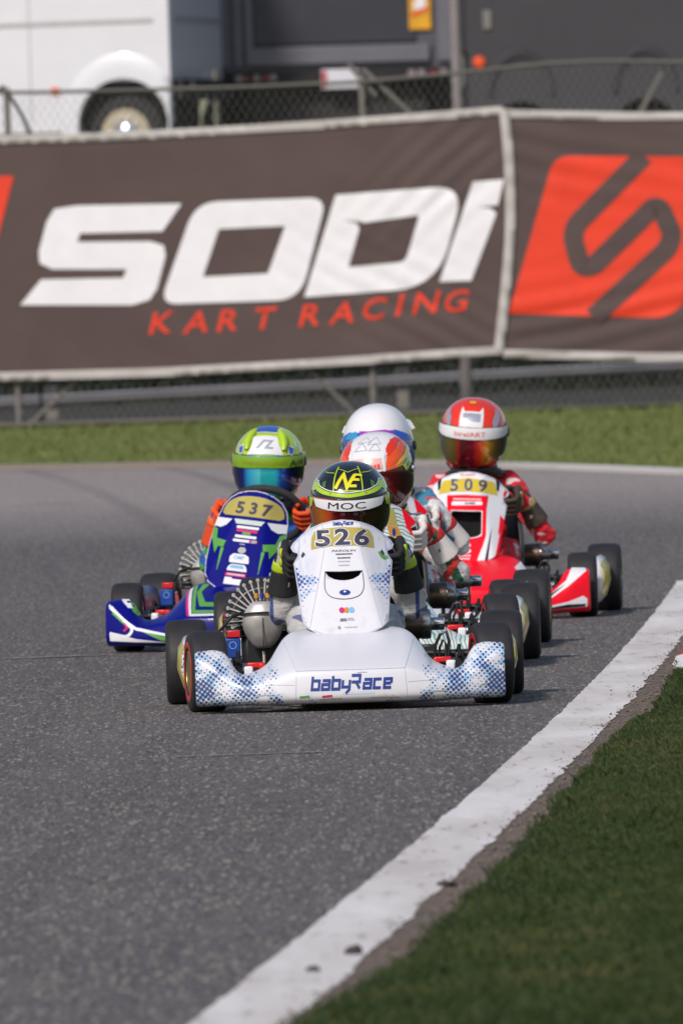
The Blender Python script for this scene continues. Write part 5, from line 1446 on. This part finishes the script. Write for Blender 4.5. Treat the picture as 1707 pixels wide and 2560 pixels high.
def paint_lime_blue(h, sf, tall):
    hplane(h, 'blue_crown', Flat().poly(chaikin([(-.42, .10), (-.30, -.10), (.22, -.12), (.36, .06), (.30, .50), (-.30, .50)], 1)), HBLUE, 74)
    hplane(h, 'white_crown', Flat().stroke([(-.46, .06), (-.33, -.14), (.25, -.16), (.42, .04), (.36, .5)], .05), HW, 74, .0024)
    hplane(h, 'white_front', Flat().poly(roundpoly([(-.36, .24), (.30, .24), (.36, -.06), (.52, -.34), (-.52, -.34), (-.36, -.10)], .04, 3)), HW, 42)
    hplane(h, 'front_mark', Flat().stroke([(-.20, -.18), (-.04, .05), (.16, .05), (.02, -.16), (.20, -.16)], .055), HGREY, 42, .0032)
    for m_ in (lambda p: p, mirror):
        hplane(h, 'side_flash', Flat().poly(m_([(.70, -.02), (.98, .02), (.90, -.22), (.74, -.22)])), HBLUE, 42, .0028)
        hplane(h, 'flash_edge', Flat().stroke(m_([(.66, .02), (1.02, .06), (.93, -.26), (.72, -.26)]), .035, closed=True), HW, 42, .0030)
        hplane(h, 'white_side', Flat().poly(m_([(1.0, .62), (1.25, .5), (1.35, .12), (1.1, .2)])), HW, 42, .0026)
        hdec(h, 'white_chin', m_([(24, -37), (44, -36), (48, -52), (28, -54)]), HW, .0026)
        hdec(h, 'dark_side', m_([(80, 20), (100, 16), (106, -22), (86, -34)]), HBK, .0080)
        # raised intake horn
        f, u = hframe(50)
        pts = [hsurf(f + Vector((1, 0, 0)) * m_([(a, b)])[0][0] + u * b, .006, tall) for a, b in ((.52, -.34), (.50, -.1), (.44, .14), (.38, .34), (.36, .5))]
        MB().tube(pts, [.008, .014, .014, .011, .006], 10).build('intake_horn', LIME, h)
    hdec(h, 'visor_strip', [(-84, 16), (-40, 19), (0, 19.5), (40, 19), (84, 16), (78, -2), (50, 3), (0, 5), (-50, 1), (-78, -8)], LIMEK, .0085)
    Flat().put(text('Arai', 9, bold=.0, wide=1.5, shear=.2), lambda p: (p[0] + 52, p[1] + 9)).lay('strip_lettering', HBK, h, sf, grid=3, off=.0095)
    Flat().put(dash_text(60, 4.2, 12), lambda p: (p[0] - 2, p[1] + 10.5)).lay('strip_print', M('lime_print', (.22, .30, .01), .4), h, sf, grid=4, off=.0095)  # row of small print dashes in dull lime
def paint_red(h, sf, tall):
    hplane(h, 'white_front', Flat().poly([(-.30, .24), (-.20, .02), (.20, .02), (.30, .24), (.34, -.60), (-.36, -.60)]), HW, 46)
    hplane(h, 'sponsor_patch', Flat().poly([(-.24, -.04), (.24, -.04), (.24, -.30), (-.24, -.30)]), HSIL, 46, .0032)
    for k in range(3): hplane(h, 'patch_print', Flat().put(dash_text(.4, .05, 40 + k), lambda p, k=k: (p[0], p[1] - .09 - .08 * k)), HGREY, 46, .0038)
    hplane(h, 'yellow_spot', Flat().disc((-.02, .22), .10, .085), HYEL, 60)
    ring = [(1.05 * math.sin(R(t)), -.30 + 1.02 * math.cos(R(t))) for t in range(-100, 101, 10)]
    hplane(h, 'pink_line', Flat().stroke(ring, .075), M('helmet_rose', (.80, .36, .34), .25, coat=.4), 62)
    for m_ in (lambda p: p, mirror):
        hplane(h, 'silver_wing', Flat().poly(chaikin(m_([(.72, .34), (1.0, .26), (1.1, -.2), (.9, -.55), (.72, -.50), (.66, -.2), (.78, .05)]), 2)), HSIL, 52, .0026)
        hdec(h, 'blue_side', m_([(84, 22), (100, 18), (102, -14), (90, -18)]), HBLUE, .0082)
        hdec(h, 'pink_side', m_([(103, 22), (128, 10), (124, -30), (104, -24)]), HPINK, .0026)
        hdec(h, 'white_chin', m_([(60, -36), (106, -28), (118, -44), (60, -54), (36, -55)]), HW, .0024)
        hdec(h, 'red_chin', m_([(36, -37), (58, -36), (44, -54), (22, -55)]), HRED, .0026)
    hdec(h, 'black_chin', [(-34, -37), (34, -37), (24, -55), (-24, -55)], HBK, .0024)
    hdec(h, 'visor_strip', [(-86, 16), (-40, 19), (0, 19.5), (40, 19), (86, 16), (82, 4), (40, 3), (0, 3), (-40, 3), (-82, 4)], HW, .0085)
    Flat().put(text('birelART', 6.2, wide=1.4), lambda p: (p[0] - 1, p[1] + 10.5)).lay('strip_lettering', HRED, h, sf, grid=3, off=.0095)
def paint_flame(h, sf, tall):
    hplane(h, 'white_crown', Flat().poly(chaikin([(-.70, .1), (-.52, -.52), (.52, -.52), (.70, .1), (.5, .75), (-.5, .75)], 2)), HW, 66)
    for k, pts in enumerate(([(-.3, .1), (-.1, .42), (.05, .12)], [(.0, .0), (.18, .40), (.34, .05)], [(-.34, -.2), (-.16, .1), (.0, -.2)], [(.05, -.22), (.2, .06), (.36, -.2)])):
        hplane(h, 'crown_facet', Flat().stroke(pts, .018, closed=True), HSIL, 66, .0032)
    hplane(h, 'pink_patch', Flat().poly([(-.42, -.30), (.42, -.30), (.46, -.62), (-.46, -.62)]), M('helmet_salmon', (.80, .42, .36), .3, coat=.3), 58, .0030)
    Flat().put(dash_text(38, 6, 77), lambda p: (p[0], p[1] + 28)).lay('front_print', HRED, h, sf, grid=4, off=.0044)
    for m_ in (lambda p: p, mirror):
        hplane(h, 'white_rib', Flat().stroke(m_([(.46, .02), (.44, -.3), (.56, -.72)]), .09), HW, 58, .0040)
        hplane(h, 'orange_flame', Flat().poly(chaikin(m_([(.56, -.66), (.52, .0), (.66, .42), (1.0, .55), (1.3, .2), (1.5, -.3), (1.2, -.66)]), 2)), HORG, 52, .0024)
        hplane(h, 'red_flame', Flat().poly(chaikin(m_([(.62, .05), (.72, .45), (1.0, .75), (1.05, .5), (.85, .25)]), 2)), HRED, 52, .0028)
        hplane(h, 'yellow_flame', Flat().poly(chaikin(m_([(.60, -.66), (.9, -.5), (1.3, -.34), (1.6, -.1), (1.5, -.55), (1.0, -.8)]), 2)), HYEL, 52, .0030)
        hdec(h, 'red_band', m_([(40, 38), (60, 44), (100, 48), (120, 40), (118, 52), (90, 60), (60, 57), (42, 50)]), HRED, .0034)
        hdec(h, 'orange_band', m_([(36, 25), (60, 30), (100, 34), (124, 28), (120, 40), (100, 46), (62, 42), (38, 36)]), HORG, .0036)
        hdec(h, 'yellow_band', m_([(44, 21.5), (62, 23), (100, 24), (126, 18), (124, 27), (100, 32), (60, 28.5)]), HYEL, .0038)
        hdec(h, 'lime_check', m_([(58, 19), (92, 22), (88, 12), (62, 9)]), LIME, .0082)
        hdec(h, 'black_check', m_([(68, 17), (78, 18), (76, 13), (67, 12)]), HBK, .0088)
        hdec(h, 'yellow_jaw', m_([(70, -30), (96, -12), (106, -10), (92, -40), (62, -42)]), HYEL, .0026)
        hdec(h, 'white_jaw', m_([(58, -42), (92, -40), (108, -12), (118, -16), (102, -46), (56, -49)]), HW, .0028)
        hdec(h, 'red_jaw', m_([(50, -49), (102, -46), (116, -24), (120, -34), (102, -54), (48, -55)]), HRED, .0030)
        q = hsurf(azel(85, 3) if m_([(1, 0)])[0][0] > 0 else azel(-85, 3), .010, tall); MB().ball(q, .010, 12, 8).build('pivot_cap', HSIL, h)
def paint_white(h, sf, tall):
    hdec(h, 'blue_mirror', [(-70, 20), (-30, 32), (0, 35), (30, 32), (70, 20), (80, 12), (40, 18), (0, 19), (-40, 18), (-80, 12)], HBLUE, .0080)
    hdec(h, 'violet_mirror', [(-20, 31), (10, 32), (36, 27), (30, 19.5), (-12, 19.5)], M('helmet_violet', (.40, .04, .48), .15, coat=.6, metal=.3), .0090)
    hdec(h, 'cyan_mirror', [(-40, 27), (-24, 30), (-18, 19.5), (-44, 19)], M('helmet_cyan', (.05, .38, .65), .15, coat=.6, metal=.3), .0090)
    for m_ in (lambda p: p, mirror):
        hdec(h, 'violet_side', m_([(62, 21), (84, 26), (116, 18), (116, -22), (94, -12), (86, 12)]), bpy.data.materials['helmet_violet'], .0028)
        hdec(h, 'grey_side', m_([(96, 46), (124, 38), (122, 18), (96, 24)]), HSIL, .0026)
        hdec(h, 'dark_jaw', m_([(60, -36), (112, -24), (112, -50), (50, -54)]), HBK, .0026)
    r_ = []
    for t in range(13):                    # low lip round the back of the crown
        a = R(-75 + 150 * t / 12); d0 = Vector((math.sin(a), math.cos(a), .75)); p = hsurf(d0, 0, tall); q = hsurf(Vector((math.sin(a), math.cos(a), .5)), 0, tall); o_ = Vector((math.sin(a), math.cos(a), .3)).normalized()
        r_.append([p, p + o_ * .012, q + o_ * .016, q])
    MB().rings(r_).build('crown_lip', HW, h, auto=50)

def glove(person, s, cen, upv, cdir, wr, mat, accent, elbow, roll=0.0):
    """gripping hand at 9 or 3 o'clock of the steering wheel; s=-1 left in the picture"""
    o_ = Vector((s, 0, 0)); n_ = cdir; t_ = upv
    og = cen + o_ * wr * math.cos(roll) + t_ * wr * .9 * math.sin(roll)
    P = lambda o, n, t: og + (o_ * o + n_ * n + t_ * t) * 1.14
    mb = MB()
    for i, (t, k) in enumerate(((.031, .92), (.0105, 1.0), (-.0105, .96), (-.031, .80))):
        r0 = .0122 * (.85 + .15 * k)
        pts = [P(.030, .020, t * .95), P(.034, -.004, t), P(.022 , -.028, t), P(-.006 * k, -.031, t), P(-.026 * k, -.016 * k - .004, t * .97), P(-.026 * k, .002, t * .95)]
        for a, b, q in zip(pts, pts[1:], range(5)): mb.capsule(a, b, r0 * (1 - .05 * q), r0 * (1 - .05 * (q + 1)), 10)
    for t in (.024, .0, -.024): mb.capsule(P(.031, .010, t), P(.030, .062, t * .7 - .006), .0155, .016, 10)
    w = P(.030, .075, -.010)
    for a, b, ra, rb in ((P(.016, .050, .012), P(.0, .036, .036), .0145, .0125), (P(.0, .036, .036), P(-.010, .012, .050), .0125, .0115), (P(-.010, .012, .050), P(-.012, -.010, .053), .0112, .010)): mb.capsule(a, b, ra, rb, 10)
    d = (elbow - w).normalized()
    mb.capsule(P(.030, .055, -.006), w + d * .02, .023, .026, 12)
    mb.tube([w + d * .01, w + d * .04, w + d * .085, w + d * .16], [.027, .033, .041, .050], 14)
    g = mb.build('glove', mat, person, auto=None)
    rm = g.modifiers.new('weld', 'REMESH'); rm.mode = 'VOXEL'; rm.voxel_size = .0032; rm.use_smooth_shade = True
    sm = g.modifiers.new('soft', 'SMOOTH'); sm.iterations = 3; sm.factor = .5
    # padded back of the hand and cuff edge
    for i, (t, h_) in enumerate(((.022, .017), (-.016, .017))):
        MB().ball(P(.043, .010 + .004 * i, t), (.009, .016, h_), 12, 8).build('knuckle_pad', accent, g)
    MB().rings([[w + d * q + (x_ * math.cos(b) + y_ * math.sin(b)) * r for b in [2 * math.pi * k / 18 for k in range(18)]] for (x_, y_) in [(d.orthogonal().normalized(), d.cross(d.orthogonal().normalized()))] for q, r in ((.05, .036), (.06, .039), (.075, .0415), (.082, .040))]).build('cuff_strap', accent, g, auto=None)
    return w + d * .03

def driver(label, loc, rz, top, hx, suit, shell, visor, paint, glv, acc, pitch, yaw=0.0, tilt=0.0, wheel_z=.46, hy=.72, tall=0.0, size=1.0, elbow_out=.285, boots=None, el_dz=0.0, shw=.15):
    root = empty('person', loc, rz); tag(root, label, 'person', 'kart drivers')
    hc = Vector((hx, hy, top - (HC + tall) * size * .985))
    sh = top - .305 * size - tall * .6
    cdir = Vector((0, .77, .64)); cen = Vector((0, .455, wheel_z)); upv = Vector((0, -.64, .77)); wr = .148
    mb = MB()
    chest = Vector((hx * .6, .80, sh - .09)); neck = Vector((hx * .85, hy + .05, sh + .02))
    mb.capsule((0, .80, .135), (hx * .3, .82, (sh + .1) / 2), .105, .10, 16); mb.capsule((hx * .3, .82, (sh + .1) / 2), chest, .10, .105, 16)
    for s in (-1, 1): mb.capsule(chest + Vector((s * .05, 0, .01)), chest + Vector((s * .035, 0, -.12)), .085, .085, 14)
    mb.capsule(chest + Vector((0, -.01, .05)), neck, .085, .052, 14)
    mb.capsule(neck, hc - Vector((0, 0, .02)), .05, .055, 12); mb.ball(hc, .088 * size, 16, 12)
    E = {}
    for s in (-1, 1):
        shd = chest + Vector((s * (shw - .01), -.02, .065)); el = Vector((hx * .3 + s * elbow_out, .60, sh - .185 + el_dz)); E[s] = el
        mb.capsule(chest + Vector((s * .05, 0, .05)), shd, .075, .058, 14)
        mb.capsule(shd, el, .056, .043, 14)
        wv = cen + Vector((s * (wr + .030), 0, 0)) + cdir * .075 - upv * .010
        mb.capsule(el, wv, .043, .030, 14)
        hip = Vector((s * .07, .76, .135)); kn = Vector((s * .142, .37, .27)); an = Vector((s * .125, .0, .135)); toe = Vector((s * .12, -.10, .165))
        mb.capsule(hip, kn, .070, .050, 14); mb.capsule(kn, an, .048, .036, 14); mb.capsule(an, toe, .036, .028, 12)
    body = mb.build('body', suit, root, auto=None)
    rm = body.modifiers.new('weld', 'REMESH'); rm.mode = 'VOXEL'; rm.voxel_size = .0095; rm.use_smooth_shade = True
    sm = body.modifiers.new('soft', 'SMOOTH'); sm.iterations = 7; sm.factor = .5
    tx = bpy.data.textures.get('cloth_folds') or bpy.data.textures.new('cloth_folds', 'CLOUDS'); tx.noise_scale = .045
    dm = body.modifiers.new('folds', 'DISPLACE'); dm.texture = tx; dm.strength = .024; dm.mid_level = .5
    # collar / neck brace
    col_ = MB(); rg = []
    for i in range(28):
        a = 2 * math.pi * i / 28; c_ = Vector((hx * .85 + .098 * math.sin(a), hy + .03 - .105 * math.cos(a), sh + .030 + .012 * math.cos(2 * a)))
        ro = Vector((math.sin(a), -math.cos(a), 0)); rg.append([c_ + ro * .026 * math.cos(b) + Vector((0, 0, .022 * math.sin(b))) for b in [2 * math.pi * k / 10 for k in range(10)]])
    col_.rings(rg, closed=True).build('neck_brace', MAT_BLK, root, auto=None)
    for s in (-1, 1): glove(root, s, cen, upv, cdir, wr, glv, acc, E[s])
    helmet(root, hc, pitch, yaw, tilt, shell, visor, paint, tall, size)
    return root

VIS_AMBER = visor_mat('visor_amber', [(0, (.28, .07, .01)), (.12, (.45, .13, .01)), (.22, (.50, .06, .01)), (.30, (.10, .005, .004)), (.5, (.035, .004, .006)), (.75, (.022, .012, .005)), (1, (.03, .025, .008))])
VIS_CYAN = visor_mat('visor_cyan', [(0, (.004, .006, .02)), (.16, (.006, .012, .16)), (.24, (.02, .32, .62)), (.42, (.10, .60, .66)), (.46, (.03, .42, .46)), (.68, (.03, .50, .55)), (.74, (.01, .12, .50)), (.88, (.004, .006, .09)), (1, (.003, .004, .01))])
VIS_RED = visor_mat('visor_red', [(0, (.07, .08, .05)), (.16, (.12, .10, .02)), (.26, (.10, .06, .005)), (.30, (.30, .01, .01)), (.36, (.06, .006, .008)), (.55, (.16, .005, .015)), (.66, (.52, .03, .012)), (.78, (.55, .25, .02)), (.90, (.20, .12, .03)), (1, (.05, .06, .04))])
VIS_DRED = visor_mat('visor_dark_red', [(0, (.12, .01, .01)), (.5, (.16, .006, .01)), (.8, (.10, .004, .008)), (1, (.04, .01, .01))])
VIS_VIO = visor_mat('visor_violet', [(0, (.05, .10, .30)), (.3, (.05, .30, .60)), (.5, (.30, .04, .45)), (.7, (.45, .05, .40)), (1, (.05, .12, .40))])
SUIT_W = suit_mat('suit_white_blue', (.55, .54, .53), (.46, .45, .44), (.03, .06, .20), 'sleeve')
SUIT_B = suit_mat('suit_blue_green', (.02, .10, .42), (.60, .60, .60), (.04, .34, .06), 'patch')
SUIT_R = suit_mat('suit_red', (.62, .008, .020), (.66, .008, .022), (.70, .68, .68), 'sleeve')
SUIT_G = suit_mat('suit_green_white', (.66, .65, .64), (.012, .12, .07), (.50, .03, .02), 'bands')
SUIT_L = suit_mat('suit_white_multi', (.68, .68, .68), (.05, .22, .35), (.55, .04, .03), 'patch')
GL_BK = M('glove_black', (.014, .014, .015), .75, bump=.6, bs_=120, var=.25); GL_LM = M('glove_lime', (.42, .55, .015), .6, bump=.4, bs_=150)
GL_OR = M('glove_orange', (.80, .075, .008), .7, bump=.5, bs_=120, var=.12); GL_OW = M('glove_orange_pad', (.82, .14, .03), .7)
GL_WH = M('glove_white', (.70, .66, .62), .7, bump=.5, bs_=120, var=.12); GL_RD = M('glove_red', (.55, .02, .02), .7)
GL_MX = M('glove_dark', (.06, .045, .03), .7, var=.4, vs=40); GL_GD = M('glove_gold', (.35, .26, .10), .6, var=.4, vs=60)
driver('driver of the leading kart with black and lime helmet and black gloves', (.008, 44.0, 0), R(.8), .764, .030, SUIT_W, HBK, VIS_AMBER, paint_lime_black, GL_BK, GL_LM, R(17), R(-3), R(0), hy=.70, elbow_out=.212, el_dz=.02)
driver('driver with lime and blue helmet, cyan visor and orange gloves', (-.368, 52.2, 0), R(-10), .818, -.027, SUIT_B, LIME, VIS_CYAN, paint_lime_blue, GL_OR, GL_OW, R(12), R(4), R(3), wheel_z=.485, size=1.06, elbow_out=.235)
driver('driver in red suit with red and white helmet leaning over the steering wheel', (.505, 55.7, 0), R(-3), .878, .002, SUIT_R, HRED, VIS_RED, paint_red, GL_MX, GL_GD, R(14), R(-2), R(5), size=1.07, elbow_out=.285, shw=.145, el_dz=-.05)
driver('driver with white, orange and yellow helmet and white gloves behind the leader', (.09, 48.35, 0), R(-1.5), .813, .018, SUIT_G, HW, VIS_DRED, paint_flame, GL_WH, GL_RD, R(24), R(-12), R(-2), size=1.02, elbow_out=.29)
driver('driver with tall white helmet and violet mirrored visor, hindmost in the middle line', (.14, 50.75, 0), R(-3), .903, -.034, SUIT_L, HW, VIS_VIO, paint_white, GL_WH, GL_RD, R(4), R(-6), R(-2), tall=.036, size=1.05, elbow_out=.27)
